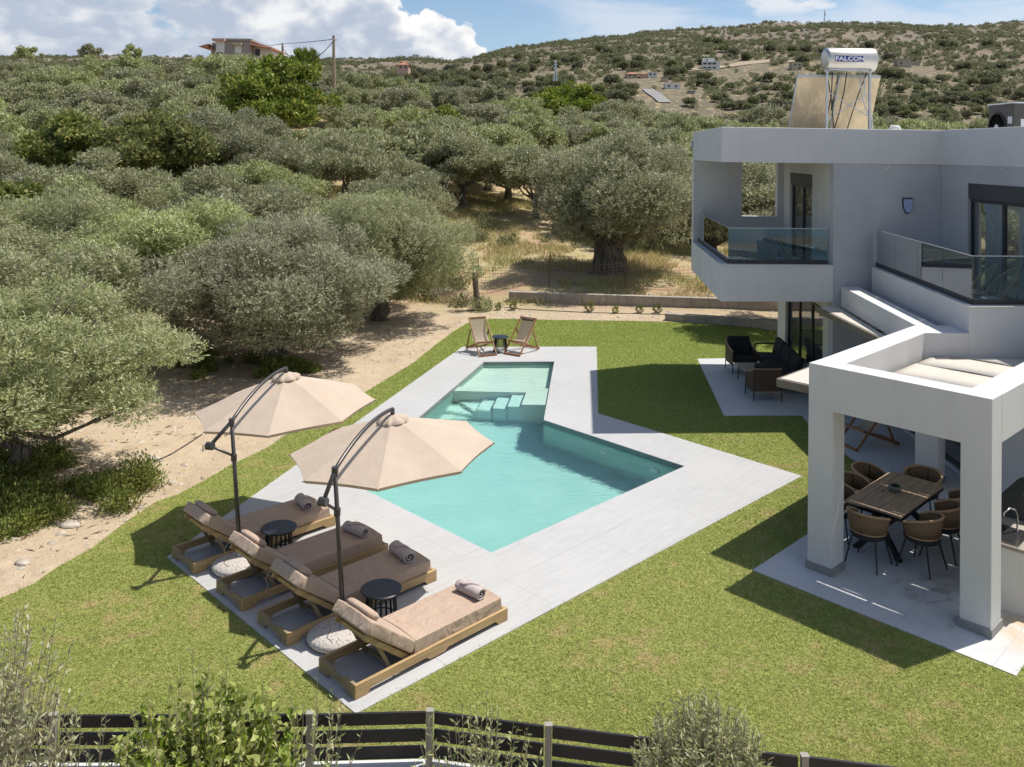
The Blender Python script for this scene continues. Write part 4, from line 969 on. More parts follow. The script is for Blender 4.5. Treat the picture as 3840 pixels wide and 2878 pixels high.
for i, (u, v, a, l) in enumerate(chs):
    o = dc if i == 0 else copy_tree(dc)
    o.location = tp(u, v); o.rotation_euler = (0, 0, AXT + radians(a)); o['label'] = l
bw = thing('plant_bowl', 'small glass bowl with a dark green succulent on the dining table', 'plant bowl', (*tp(.02, .02)[:2], TZ))
add(bw, 'bowl', MB().lathe([(.05, 0), (.09, .03), (.10, .07), (.085, .10), (.08, .10), (.09, .07), (.08, .035), (.0, .015)], n=24), simple('smoky_glass_bowl', (.16, .15, .13), .15), smooth=True)
pl = MB(); rd = random.Random(5)
for k in range(46):
    a = rd.uniform(0, 6.28); e = rd.uniform(.3, 1.4); L_ = rd.uniform(.05, .085); b0 = Vector((.02 * cos(a), .02 * sin(a), .07)); tip = b0 + Vector((cos(a) * cos(e), sin(a) * cos(e), sin(e))) * L_; sd_ = Vector((-sin(a), cos(a), 0)) * .009
    pl.add([b0 - sd_, b0 + sd_, tip], [(0, 1, 2)])
add(bw, 'succulent', pl, simple('dark_green_leaf', (.02, .06, .025), .6))
# ================================================================== PATIO LOUNGE SET
def make_armchair(label, loc, rz):
    r = thing('garden_armchair', label, 'armchair', loc, rz, 'charcoal garden armchairs on the patio')
    for sx in (-1, 1):
        for y, zt in ((.33, .62), (-.33, .80)): add(r, 'leg', MB().tube([(sx * .34, y, 0), (sx * .335, y * .98, .40), (sx * .33, y * .96, zt)], .014, 8), MT['black'])
        side = MB(); side.grid([[(sx * .335, y, .22 + .02 * 0), (sx * .335, y, z)] for y, z in ((-.33, .80), (-.15, .70), (.1, .63), (.33, .60))]); add(r, 'side_panel', side, MT['wicker'], solid=.015)
        add(r, 'arm', MB().tube([(sx * .335, -.33, .80), (sx * .335, -.15, .70), (sx * .335, .12, .63), (sx * .335, .33, .60)], .02, 8), MT['roperim'], smooth=True)
    add(r, 'back_panel', MB().box((0, -.33, .50), (.66, .02, .56)), MT['wicker']); add(r, 'top_rail', MB().tube([(-.335, -.33, .79), (.335, -.33, .79)], .018, 8), MT['roperim'])
    add(r, 'bottom_rail', MB().tube([(-.335, -.33, .235), (.335, -.33, .235)], .016, 8), MT['roperim'])
    add(r, 'seat_cushion', MB().box((0, .03, .36), (.62, .62, .15)), MT['charcoal'], bevel=.04, smooth=True)
    T = Matrix.Translation((0, -.24, .66)) @ Matrix.Rotation(radians(12), 4, 'X'); add(r, 'back_cushion', MB().box((0, 0, 0), (.62, .14, .50), T=T), MT['charcoal'], bevel=.045, smooth=True)
    return r
make_armchair('black cushioned armchair facing the camera at the far left of the patio', (6.42, 23.85, 0), radians(183))
make_armchair('dark wicker armchair with its back to the camera on the patio', (6.27, 21.25, 0), radians(2))
sf = thing('garden_sofa', 'charcoal three seat garden sofa along the glazed wall of the patio', 'sofa', (7.18, 23.0, 0), radians(-94))
for s in (-1, 1):
    add(sf, 'arm', MB().tube([(s * 1.32, -.30, .05), (s * 1.32, -.34, .62), (s * 1.32, -.28, .66), (s * 1.32, .28, .68)], .025, 8), MT['wicker'], smooth=True)
    for y in (-.3, .3): add(sf, 'leg', MB().tube([(s * 1.28, y, 0), (s * 1.28, y, .26)], .018, 8), MT['black'])
add(sf, 'base', MB().box((0, 0, .25), (2.62, .66, .05)), MT['black'])
for k in (-1, 0, 1):
    add(sf, 'seat_cushion', MB().box((k * .86, -.03, .36), (.84, .64, .16)), MT['charcoal'], bevel=.04, smooth=True)
    T = Matrix.Translation((k * .86, .24, .64)) @ Matrix.Rotation(radians(-14), 4, 'X'); add(sf, 'back_cushion', MB().box((0, 0, 0), (.82, .16, .48), T=T), MT['charcoal'], bevel=.06, smooth=True)
ct = thing('coffee_table', 'low slatted light wood coffee table between the armchairs and the sofa', 'coffee table', (6.36, 22.45, 0), radians(0))
tb = MB()
for k in range(5): tb.box((-.26 + k * .13, 0, .42), (.122, 1.15, .025))
add(ct, 'table_top', tb, mat('grey_plank', f_wood((.30, .25, .19), (.40, .34, .26), 1, .8)))
for x in (-.27, .27):
    for y in (-.5, .5): add(ct, 'leg', MB().tube([(x * .9, y * .95, .41), (x, y, 0)], .014, 6), MT['black'])
pp = thing('potted_plant', 'small dark leafy plant standing on the coffee table', 'plant', (6.5, 22.1, .432)); add(pp, 'pot', MB().lathe([(.04, 0), (.06, .09), (.05, .09), (.0, .08)], n=16), MT['charcoal'])
pl = MB()
for k in range(60):
    a = rd.uniform(0, 6.28); e = rd.uniform(.2, 1.4); L_ = rd.uniform(.06, .12); b0 = Vector((0, 0, .08)); tip = b0 + Vector((cos(a) * cos(e), sin(a) * cos(e), sin(e))) * L_; sd_ = Vector((-sin(a), cos(a), 0)) * .014; md_ = b0.lerp(tip, .6)
    pl.add([b0, md_ - sd_, tip, md_ + sd_], [(0, 1, 2, 3)])
add(pp, 'leaves', pl, simple('plant_green', (.035, .08, .03), .6))
# ================================================================== ROUND STRING CHAIRS ON THE BALCONIES
def make_string_chair():
    r = thing('string_chair', 'x', 'string chair', group='round string chairs on the balconies')
    hoop = []; N = 40
    def P_h(a):   # pear shaped hoop tipped back
        x = .40 * cos(a) * (1.0 - .12 * sin(a)); v = .46 * sin(a); return Vector((x, -.10 - v * .62, .62 + v * .80))
    hoop = [P_h(2 * pi * k / N) for k in range(N + 1)]; add(r, 'hoop', MB().tube(hoop, .014, 8), MT['roperim'], smooth=True)
    c = Vector((0, .06, .36)); st_ = MB()
    for k in range(48):
        a = 2 * pi * k / 48; p = P_h(a); m = p.lerp(c, .55) + Vector((0, -.03, -.10)); st_.tube([p, m, c], .0045, 4, cap=False)
    add(r, 'strings', st_, mat('beige_cord', f_wood((.34, .28, .2), (.45, .37, .28))), smooth=True)
    add(r, 'inner_ring', MB().tube([(c.x + .06 * cos(a), c.y + .05 * sin(a), c.z + .0) for a in [2 * pi * k / 16 for k in range(17)]], .01, 6), MT['black'])
    for sx in (-1, 1):
        add(r, 'leg', MB().tube([(sx * .34, .16, .40), (sx * .22, .18, .0)], .011, 6), MT['black']); add(r, 'leg', MB().tube([(sx * .30, -.28, .55), (sx * .24, -.26, .0)], .011, 6), MT['black'])
    add(r, 'cushion', MB().lathe([(0, .37), (.20, .385), (.22, .41), (.19, .435), (0, .445)], n=20), MT['towel'], smooth=True)
    return r
sc = make_string_chair(); sc.location = (6.05, 21.3, Zf); sc.rotation_euler = (0, 0, radians(150)); sc['label'] = 'upright round string chair on the small balcony, behind the left glass panel'
copy_tree(sc, (7.0, 21.5, Zf), radians(-110), 'low round string chair near the door on the small balcony')
copy_tree(sc, (8.95, 16.55, Zf), radians(40), 'round string chair farther along the upper terrace')
copy_tree(sc, (8.85, 15.75, Zf), radians(80), 'round string chair at the corner of the upper terrace railing')
def make_tray(label, loc):
    r = thing('side_table', label, 'side table', loc, 0, 'small round tables on the balconies'); add(r, 'table_top', MB().lathe([(0, .44), (.24, .44), (.24, .46), (0, .46)], n=24), MT['towel'])
    for k in range(3): a = 2.1 * k; add(r, 'leg', MB().tube([(.14 * cos(a), .14 * sin(a), .44), (.2 * cos(a), .2 * sin(a), 0)], .009, 6), MT['black'])
make_tray('small round table between the string chairs of the small balcony', (6.5, 21.2, Zf)); make_tray('small round table beside the string chairs of the upper terrace', (8.75, 16.95, Zf))
# ================================================================== OUTDOOR KITCHEN
kt = thing('kitchen_counter', 'rough beige block counter with a steel sink at the right edge under the pergola', 'outdoor kitchen', (6.75, 11.6, 0), radians(44.6))
blk = MB(); blk.box((1.0, .05, .41), (2.4, .62, .82)); add(kt, 'block_base', blk, MT['whitesoft']); add(kt, 'worktop', MB().box((1.0, .05, .845), (2.44, .66, .05)), MT['conc'])
blk = MB(); blk.box((.66, -.5, .62), (.9, .30, 1.24)); add(kt, 'side_block', blk, MT['whitesoft'], bevel=.04)
add(kt, 'sink', MB().box((.12, .08, .875), (.62, .46, .012)), MT['steel']); add(kt, 'basin', MB().box((.12, .08, .884), (.40, .30, .008)), simple('sink_basin_shadow', (.12, .12, .13), .25, .8))
fc = MB().tube([(.34, .0, .88), (.34, .0, 1.10), (.31, .02, 1.18), (.22, .06, 1.21), (.12, .1, 1.17), (.10, .11, 1.12)], .013, 10); add(kt, 'tap', fc, MT['steel'], smooth=True)
gr = thing('gas_grill', 'covered dark grey barbecue with a rounded hood on the kitchen counter', 'barbecue', (7.55, 12.55, .87), radians(44.6))
prof = [(-.30, 0), (-.30, .16), (-.22, .30), (-.08, .37), (.08, .37), (.22, .30), (.30, .16), (.30, 0)]; hd = MB(); hd.grid([[(x, y, z) for y, z in prof] for x in (-.45, .45)]); hd.add([(-.45, y, z) for y, z in prof], [tuple(range(8))]); hd.add([(.45, y, z) for y, z in prof], [tuple(range(7, -1, -1))])
add(gr, 'hood', hd, simple('dark_grill_enamel', (.045, .048, .045), .5)); add(gr, 'handle', MB().tube([(-.3, -.33, .14), (.3, -.33, .14)], .014, 8), MT['steel']); add(gr, 'label_plate', MB().box((-.25, -.275, .235), (.14, .006, .1), T=Matrix.Rotation(0, 4, 'X')), MT['whitesoft'])
# ================================================================== ROOF EQUIPMENT
RZ = Zb + .25
sh_ = thing('solar_water_heater', 'solar water heater with a horizontal metal tank above two tilted collectors on the roof', 'solar water heater', (9.3, 23.8, RZ))
def rel(x, y, z): return (x - 9.3, y - 23.8, z - RZ)
tkm = MB(); tkr = .335; cx0, cx1 = 8.62, 9.99; tz = 8.63; T = Matrix.Translation(rel((cx0 + cx1) / 2, 23.75, tz)) @ Matrix.Rotation(pi / 2, 4, 'Y')
hl = (cx1 - cx0) / 2; tkm.lathe([(0, -hl - .0), (.20, -hl), (tkr * .95, -hl + .01), (tkr, -hl + .05), (tkr, hl - .05), (tkr * .95, hl - .01), (.2, hl), (0, hl)], n=48, T=T); add(sh_, 'tank', tkm, MT['tank'], smooth=True, bevel=0)
lb = MB(); R_ = []
for i in range(13):
    a = radians(-90 - 24 + 34 * i / 12 + 12); R_.append([rel(x, 23.75 + (tkr + .004) * sin(a), tz + (tkr + .004) * cos(a) * -1 * -1) for x in (9.17, 9.84)])
R_ = []
for i in range(9):
    a = radians(-14 + 27 * i / 8); R_.append([rel(x, 23.75 - (tkr + .004) * cos(a), tz + .01 + (tkr + .004) * sin(a)) for x in (8.79, 9.58)])
lbl = add(sh_, 'label', MB().grid(R_), MT['blue'], smooth=True)
fc_ = bpy.data.curves.new('lettering', 'FONT'); fc_.body = 'FALCON'; fc_.size = .172; fc_.extrude = .002; fc_.align_x = 'CENTER'; fc_.align_y = 'CENTER'; fc_.offset = .006; fc_.space_character = 1.06
fo = bpy.data.objects.new('lettering_src', fc_); COL.objects.link(fo); dg = bpy.context.evaluated_depsgraph_get(); me = bpy.data.meshes.new_from_object(fo.evaluated_get(dg)); me.name = 'lettering'; bpy.data.objects.remove(fo)
me.materials.clear(); me.materials.append(MT['signwhite']); fo = bpy.data.objects.new('lettering', me); COL.objects.link(fo); fo.parent = lbl
cxl, _, czl = rel(9.195, 0, tz + .005)
for v in me.vertices:
    x, y, z = v.co; a = (y * .86) / tkr; rr = tkr + .0075 + z; v.co = (cxl + x * 1.13, 23.75 - 23.8 - rr * cos(a), czl + rr * sin(a))
for (x, y) in ((8.62, 23.55), (9.80, 23.55), (8.79, 24.0), (9.97, 24.0)): add(sh_, 'stand_leg', MB().bar(rel(x, y, RZ), rel(x, y, 8.36), .05, .05), MT['galv'])
for (a, b2) in (((8.62, 7.75), (9.80, 7.05)), ((8.62, 6.95), (9.80, 7.75))): add(sh_, 'cross_brace', MB().bar(rel(a[0], 23.55, a[1]), rel(b2[0], 23.55, b2[1]), .02, .035, up=(0, 1, 0)), MT['galv'])
add(sh_, 'cradle', MB().bar(rel(8.60, 23.55, 8.35), rel(9.83, 23.55, 8.35), .05, .04).bar(rel(8.72, 24.0, 8.35), rel(10.02, 24.0, 8.35), .05, .04), MT['galv'])
for (xa, xb) in ((8.03, 9.13), (9.22, 10.36)):
    p_ = MB().add([rel(xa, 24.2, 8.19), rel(xb, 24.2, 8.19), rel(xb, 25.2, 6.2), rel(xa, 25.2, 6.2), rel(xa, 24.28, 8.23), rel(xb, 24.28, 8.23), rel(xb, 25.28, 6.24), rel(xa, 25.28, 6.24)], [(0, 3, 2, 1), (4, 5, 6, 7), (0, 1, 5, 4), (1, 2, 6, 5), (2, 3, 7, 6), (3, 0, 4, 7)])
    c_ = add(sh_, 'collector', p_, MT['backsheet']); add(c_, 'edge_frame', MB().bar(rel(xa, 24.22, 8.225), rel(xb, 24.22, 8.225), .11, .07).bar(rel(xa - .01, 24.2, 8.2), rel(xa - .01, 25.2, 6.2), .02, .09), MT['galv'])
for pts_ in ([(8.72, 23.7, 8.45), (8.68, 23.7, 8.2), (8.75, 23.6, 7.6), (8.79, 23.5, 6.8), (8.8, 23.5, 6.1)], [(8.9, 23.9, 8.35), (8.95, 24.1, 7.7), (8.85, 24.2, 7.0), (8.9, 24.4, 6.2)], [(9.3, 23.9, 8.3), (9.32, 24.15, 7.8), (9.25, 24.3, 7.2), (9.05, 24.5, 6.3)], [(9.85, 23.9, 8.3), (9.7, 24.1, 7.7), (9.55, 24.3, 7.0), (9.42, 24.6, 6.1)]): add(sh_, 'pipe', MB().tube([rel(*q) for q in pts_], .016, 8), MT['hose'], smooth=True)
for pts_ in ([(9.72, 23.8, 8.3), (9.78, 23.8, 7.7), (9.93, 23.7, 7.0), (9.9, 23.7, 6.1)], [(9.6, 23.8, 8.3), (9.7, 23.8, 7.6), (9.88, 23.7, 6.9), (9.84, 23.7, 6.1)]): add(sh_, 'pale_pipe', MB().tube([rel(*q) for q in pts_], .022, 8), MT['pvc'], smooth=True)
vp_ = thing('vent_pipe', 'bent white vent pipe poking above the parapet beside the solar heater', 'vent pipe', (10.3, 23.2, RZ)); add(vp_, 'pipe', MB().tube([(-.1, 0, 0), (-.1, 0, .55), (-.02, 0, .72), (.1, 0, .70), (.2, 0, .52), (.22, 0, .4)], .075, 12), MT['pvc'], smooth=True)
ac = thing('air_conditioner', 'dark grey outdoor air conditioning unit on the roof at the right edge', 'air conditioner', (10.95, 18.7, RZ))
add(ac, 'casing', MB().box((0, 0, .60), (.62, .98, .98)), MT['acgrey'], bevel=.01); add(ac, 'lid', MB().box((0, 0, 1.105), (.66, 1.02, .03)), MT['acwhite'])
T = Matrix.Translation((-.312, .14, .58)) @ Matrix.Rotation(-pi / 2, 4, 'Y'); g_ = MB().lathe([(.34, 0), (.34, .02), (.31, .02), (.31, .0)], n=32, T=T)
for k in range(16): a = pi * k / 16; g_.bar(T @ Vector((.33 * cos(a), .33 * sin(a), .012)), T @ Vector((-.33 * cos(a), -.33 * sin(a), .012)), .005, .005)
add(ac, 'fan_grille', g_, MT['black']); add(ac, 'fan_opening', MB().lathe([(0, .003), (.31, .003)], n=32, T=T), MT['dark']); add(ac, 'fan_hub', MB().lathe([(0, .024), (.08, .024), (.08, .01)], n=16, T=T), MT['acwhite'])
add(ac, 'sticker', MB().box((-.313, -.34, .74), (.004, .16, .15)), MT['acwhite']); add(ac, 'sticker', MB().box((-.10, -.493, .66), (.14, .004, .2)), MT['acwhite'])
# ================================================================== TREES
def f_leaf(cols, back=.25, rand=.30):
    def fn(t, b):
        g = t.n('ShaderNodeNewGeometry'); r = g.outputs['Random Per Island']; oi = t.n('ShaderNodeObjectInfo').outputs['Random']; o = O_(t)
        cl = t.noise(o, 1.1, 3, .6)
        c = t.ramp(t.m('FRACT', t.m('ADD', r, t.m('MULTIPLY', oi, .0))), [(i / (len(cols) - 1), x) for i, x in enumerate(cols)])
        hs = t.n('ShaderNodeHueSaturation'); t.put(hs.inputs['Color'], c); t.put(hs.inputs['Hue'], t.mapr(oi, 0, 1, .485, .515, smooth=False)); t.put(hs.inputs['Saturation'], t.mapr(oi, 0, 1, .8, 1.2, smooth=False))
        t.put(hs.inputs['Value'], t.m('ADD', t.mapr(oi, 0, 1, 1 - rand * .5, 1 + rand * .5, smooth=False), t.mapr(cl, .3, .7, -.12, .16)))
        t.put(b.inputs['Base Color'], hs.outputs[0]); b.inputs['Roughness'].default_value = .55; b.inputs['Specular IOR Level'].default_value = .3
        out = t.t.nodes['Material Output']; tl = t.n('ShaderNodeBsdfTranslucent'); t.put(tl.inputs[0], hs.outputs[0]); mx = t.n('ShaderNodeMixShader'); mx.inputs[0].default_value = back
        t.l.new(b.outputs[0], mx.inputs[1]); t.l.new(tl.outputs[0], mx.inputs[2]); t.l.new(mx.outputs[0], out.inputs[0])
    return fn
MT['olive'] = mat('olive_leaves', f_leaf([(.145, .165, .07), (.24, .265, .115), (.33, .35, .165), (.42, .425, .235), (.56, .56, .39), (.37, .34, .14)], .36))
MT['broad'] = mat('broad_leaves', f_leaf([(.08, .11, .03), (.14, .18, .045), (.20, .235, .06), (.28, .29, .085), (.34, .30, .11)], .36))
MT['bright'] = mat('bright_leaves', f_leaf([(.09, .13, .02), (.15, .19, .03), (.23, .26, .05), (.28, .28, .08)]))
MT['scrub'] = mat('scrub_leaves', f_leaf([(.115, .135, .065), (.17, .185, .09), (.225, .23, .125), (.28, .26, .15)], .36))
MT['drytwig'] = mat('dry_twigs', f_leaf([(.20, .15, .11), (.30, .24, .18), (.38, .32, .25)]))
def f_bark(t, b):
    o = O_(t); n = t.noise(t.scale(o, (7, 7, 1.6)), 1.5, 7, .7, 1.2); n2 = t.noise(o, 9, 4, .6)
    c = t.mix(t.mapr(n, .35, .65), (.045, .036, .028), (.26, .22, .175)); c = t.mix(t.m('MULTIPLY', t.mapr(n2, .5, .8), .4), c, (.16, .14, .11))
    t.put(b.inputs['Base Color'], c); b.inputs['Roughness'].default_value = .95; bump(t, b, n, .06)
MT['bark'] = mat('olive_bark', f_bark)
def crown_blobs(r_, R, H, nb, rb, skew=1.0, low=-.4):
    out = []
    for k in range(nb):
        while True:
            v = r_.normal(size=3); v /= np.linalg.norm(v)
            if v[2] > low: break
        rad = .35 + .65 * r_.random() ** .6
        out.append((v[0] * R * rad * .80, v[1] * R * rad * .80 * skew, v[2] * H * rad * .78, rb * r_.uniform(.65, 1.25)))
    return np.array(out)
def crown_lobes(r_, R, H, nl, ns, low=-.35, lr=.42, skew=1.0, fill=True):
    "a lumpy crown: separate boughs, each a puff made of smaller puffs"
    out = []; C = []
    for k in range(nl):
        for tr in range(60):
            v = r_.normal(size=3); v /= np.linalg.norm(v); v[2] = v[2] if v[2] > low else -v[2] * .5
            c = v * np.array([R, R * skew, H]) * r_.uniform(.48, .72)
            if all(np.linalg.norm((c - q) / np.array([R, R, H])) > .34 for q in C): break
        C.append(c); rl = R * lr * r_.uniform(.72, 1.15)
        for j in range(ns):
            u = r_.normal(size=3); u /= np.linalg.norm(u); u[2] = abs(u[2]) * .9 + u[2] * .1; rs = rl * r_.uniform(.32, .52)
            q = c + u * (rl - rs * .6) * np.array([1, 1, .8]); out.append((*q, rs))
    for j in range(max(3, nl // 3) if fill else 2): out.append((r_.normal(0, R * .22), r_.normal(0, R * .22), r_.normal(0, H * .15), R * .30))
    return np.array(out)
def leaf_quads(r_, blobs, n, L, Wd, up=.45, jag=.35, shell=.55, clump=0):
    w = blobs[:, 3] ** 2; idx = r_.choice(len(blobs), n, p=w / w.sum()); B = blobs[idx]
    v = r_.normal(size=(n, 3)); v /= np.linalg.norm(v, axis=1)[:, None]
    rad = (shell + (1 - shell) * r_.random(n) ** .7) * (1 + jag * r_.normal(size=n) * .35)
    P = B[:, :3] + v * (B[:, 3] * rad)[:, None] * np.array([1, 1, .82])
    d = v * .7 + np.array([0, 0, up]) + r_.normal(0, .55, (n, 3)); d /= np.linalg.norm(d, axis=1)[:, None]
    s = np.cross(d, r_.normal(size=(n, 3))); s /= np.linalg.norm(s, axis=1)[:, None] + 1e-9
    l = (L * r_.uniform(.6, 1.35, n))[:, None]; ww = (Wd * r_.uniform(.6, 1.3, n))[:, None]
    return np.stack([P - d * l * .5, P + s * ww * .5 - d * l * .05, P + d * l * .5, P - s * ww * .5 - d * l * .05], 1)
def twig_sprays(r_, blobs, n, k, L, Wd, span, up=.5):
    "n twigs, each with k leaves along it, for crowns seen from near"
    w = blobs[:, 3] ** 2; idx = r_.choice(len(blobs), n, p=w / w.sum()); B = blobs[idx]
    v = r_.normal(size=(n, 3)); v /= np.linalg.norm(v, axis=1)[:, None]; rad = .55 + .45 * r_.random(n) ** .6
    P = B[:, :3] + v * (B[:, 3] * rad)[:, None] * np.array([1, 1, .85])
    d = v * .8 + np.array([0, 0, up]) + r_.normal(0, .35, (n, 3)); d /= np.linalg.norm(d, axis=1)[:, None]
    out = []
    for j in range(k):
        c = P + d * span * ((j + .5) / k - .2); q = r_.normal(size=(n, 3)); q -= d * (q * d).sum(1)[:, None]; q /= np.linalg.norm(q, axis=1)[:, None]
        ld = d * .75 + q * .75; ld /= np.linalg.norm(ld, axis=1)[:, None]; s = np.cross(ld, d); s /= np.linalg.norm(s, axis=1)[:, None] + 1e-9
        l = (L * r_.uniform(.7, 1.25, n))[:, None]; b0 = c; out.append(np.stack([b0, b0 + ld * l * .5 + s * Wd * .5, b0 + ld * l, b0 + ld * l * .5 - s * Wd * .5], 1))
    return np.concatenate(out)
def trunk_mesh(r_, H0, R0, blobs, gnarl=.12, nl=7, n=9, zc=0.0):
    mb = MB(); k = 6; path = []; rad = []
    for i in range(k + 1):
        t = i / k; path.append((r_.normal(0, gnarl) * t * H0 * .5, r_.normal(0, gnarl) * t * H0 * .5, -.15 + (H0 + .15) * t)); rad.append(R0 * (1.35 - .75 * t ** .6) * r_.uniform(.9, 1.12))
    mb.tube(path, rad, n); top = Vector(path[-2])
    order = r_.permutation(len(blobs))[:nl]
    for j in order:
        b = blobs[j]; e = Vector((b[0], b[1], b[2] + zc)); s = top + Vector((0, 0, -.1)); m = s.lerp(e, .45) + Vector((r_.normal(0, .15), r_.normal(0, .15), -.12 * (e - s).length))
        P = [s, s.lerp(m, .5) + Vector((0, 0, .05)), m, m.lerp(e, .6), e]; mb.tube(P, [R0 * .42, R0 * .33, R0 * .25, R0 * .15, R0 * .05], 6)
        for q in range(2): f = e + Vector(r_.normal(0, .5, 3)) * b[3] * 1.2; mb.tube([m.lerp(e, .4), f], [R0 * .13, R0 * .03], 5)
    return mb
def tree_proto(seed, R, H, zc, nb, rb, nleaf, L, Wd, mname, tr_h, tr_r, near=False, name='olive_tree', skew=1.0, low=-.4, gnarl=.12, up=.45, nl=7, shell=.55):
    r_ = np.random.default_rng(seed); bl = crown_lobes(r_, R * (1.12 if near else 1.06), H * (1.15 if near else 1.08), nb, rb, low, .33 if near else .42, 1.0, not near)
    q = twig_sprays(r_, bl, nleaf // 6, 6, L, Wd, L * 2.2) if near else leaf_quads(r_, bl, nleaf, L, Wd, up, shell=shell)
    q = q + np.array([0, 0, zc]); r = thing(name, 'x', 'tree')
    quad_mesh('crown', q, MT[mname], r)
    if tr_r: trunk_mesh(r_, tr_h, tr_r, bl, gnarl, nl, zc=zc).build('trunk', MT['bark'], r, smooth=True)
    return r
OLIVE_G = 'olive trees of the grove'
def put(proto, x, y, rz, sc, label, group=None, dz=0.0, first=[]):
    if proto.name not in first: first.append(proto.name); o = proto
    else: o = copy_tree(proto)
    o.location = (x, y, terr_z(x, y) + dz); o.rotation_euler = (0, 0, rz); o.scale = sc if isinstance(sc, tuple) else (sc, sc, sc); o['label'] = label
    if group: o['group'] = group
    return o
nearA = tree_proto(11, 3.1, 1.75, 2.35, 21, 8, 160000, .085, .024, 'olive', 1.5, .20, near=True, low=-.75, nl=22, gnarl=.2)
nearB = tree_proto(12, 3.4, 1.95, 2.6, 24, 8, 190000, .095, .027, 'olive', 1.5, .30, near=True, low=-.9, nl=16, gnarl=.25)
nearC = tree_proto(14, 3.0, 1.7, 2.4, 18, 8, 130000, .105, .030, 'olive', 1.6, .22, near=True, low=-.7, nl=14, gnarl=.2)
big = tree_proto(13, 4.3, 2.3, 3.0, 26, 9, 170000, .14, .045, 'olive', 1.9, .66, near=True, low=-.8, nl=16, gnarl=.10)
mids = [tree_proto(20 + i, 3.0, 1.9, 2.5, 13, 7, 27000, .17, .065, 'olive', 1.5, .22, low=-.55) for i in range(4)]
fars = [tree_proto(30 + i, 3.0, 2.05, 2.5, 11, 6, 10500, .26, .11, 'olive', 1.4, .22, low=-.5) for i in range(4)]
bro = [tree_proto(40 + i, 3.0, 2.4, 2.9, 15, 7, 17000, .25, .14, 'broad', 1.5, .25, name='broadleaf_tree', low=-.6) for i in range(2)]
brm = [tree_proto(44, 2.0, 1.3, 1.5, 10, 6, 9000, .20, .12, 'bright', .8, .12, name='bright_green_bush', low=-.6)]
occ = []
def free(x, y, d):
    return all((x - a) ** 2 + (y - b) ** 2 > (d * .5 + c * .5) ** 2 for a, b, c in occ)
# named near trees
def named(proto, x, y, rz, sc, label, rad, cat_group=OLIVE_G, dz=0): occ.append((x, y, rad)); return put(proto, x, y, rz, sc, label, cat_group, dz)
named(nearA, -8.9, 15.7, .3, (1.0, .95, .74), 'low grey green olive tree nearest the camera at the left edge of the photo', 4.6)
named(nearB, -6.5, 24.4, 1.0, (1.2, 1.0, .90), 'spreading olive tree whose trunk stands by the sandy path behind the far parasol', 5.6, dz=-.30)
named(nearC, -12.6, 21.3, 2.0, (1.1, 1.1, .88), 'olive tree directly behind the olive at the left edge, left of the spreading one', 5.2)
named(nearC, -10.6, 27.0, 4.0, (1.2, 1.2, 1.0), 'olive tree behind and left of the spreading olive by the path', 5.2)
named(nearB, -4.6, 30.6, 3.6, (1.0, 1.0, .92), 'olive tree behind the spreading olive, at the left end of the dry field', 5.0)
named(nearA, -15.0, 27.8, 5.2, (1.2, 1.2, 1.0), 'olive tree at the left edge, second row behind the nearest one', 5.4)
named(big, 4.55, 38.6, .6, (1.0, 1.0, 1.0), 'large old olive tree with a massive twisted trunk in the dry field', 7.6)
named(nearC, 9.6, 29.8, 1.0, (.95, .95, .9), 'olive tree standing behind the villa, seen through the balcony window opening', 5.0)
# the massive hollow trunk of the old tree
r_ = np.random.default_rng(3); tm = MB(); R = []
for i in range(11):
    t = i / 10; z = -.3 + 2.7 * t; rr = .98 * (1 - .42 * min(1, t * 1.5)) * (1 + .5 * max(0, .25 - t) * 2); R.append([((rr * (1 + .16 * sin(3 * a + 2 * t) + .09 * sin(7 * a + 3 * t) + .05 * sin(13 * a))) * cos(a) * .95 - .3 * t, rr * (1 + .14 * sin(4 * a)) * sin(a) * .85, z) for a in [2 * pi * k / 40 for k in range(41)]])
tm.grid(R); tm.build('gnarled_trunk', MT['bark'], big, smooth=True)
# grove: jittered rows over the slope
clear = lambda x, y: (-3.4 < x < 14 and y < 46) or (x > -6.5 and y < 29) or (x > -12 and y < 22) or (y < 33.5 and x > -2.8) or (-4.5 < x < 3.2 and y < 53)
cells = []
y = 24.0
while y < 142:
    st_ = 4.5 + .012 * y; x = -y * .66 - 2
    while x < y * .66 + 3:
        cells.append((x + rng.normal(0, .9), y + rng.normal(0, .9))); x += st_
    y += st_ * .92
BR_SP = [(-20.0, 72, 1.5, 'big dark green broadleaf tree on the left slope below the old house'), (7.0, 103, 1.35, 'round olive brown broadleaf tree standing out above the grove in the middle distance'), (-26.5, 52, 1.05, 'dark leafy broadleaf tree in the grove at the left'), (-20.5, 50, 1.1, 'loose dark broadleaf tree left of the big one'), (-6.0, 74, .95, 'glossy green broadleaf tree in the middle of the grove')]
for i, (x, y, s, l) in enumerate(BR_SP): occ.append((x, y, 5.5 * s)); put(bro[i % 2], x, y, i * 1.3, (s * 1.08, s * 1.08, s), l, 'broadleaf trees among the olives')
BG_SP = [(-12.2, 33.2, 1.0, 'vivid green bush behind the spreading olive tree'), (-20.8, 36.5, 1.35, 'vivid green tree at the left edge of the photo'), (8.6, 76, 1.55, 'vivid green bush above the old olive tree'), (3.4, 68, .95, 'vivid green bush in the middle of the grove'), (-25.8, 78.0, 1.0, 'small vivid green bush high on the left slope')]
for i, (x, y, s, l) in enumerate(BG_SP): occ.append((x, y, 3.6 * s)); put(brm[0], x, y, i * 2.1, s, l, 'vivid green bushes in the grove')
cells = [c for c in cells if not clear(*c) and free(c[0], c[1], 3.4)]
ROWS = []; 
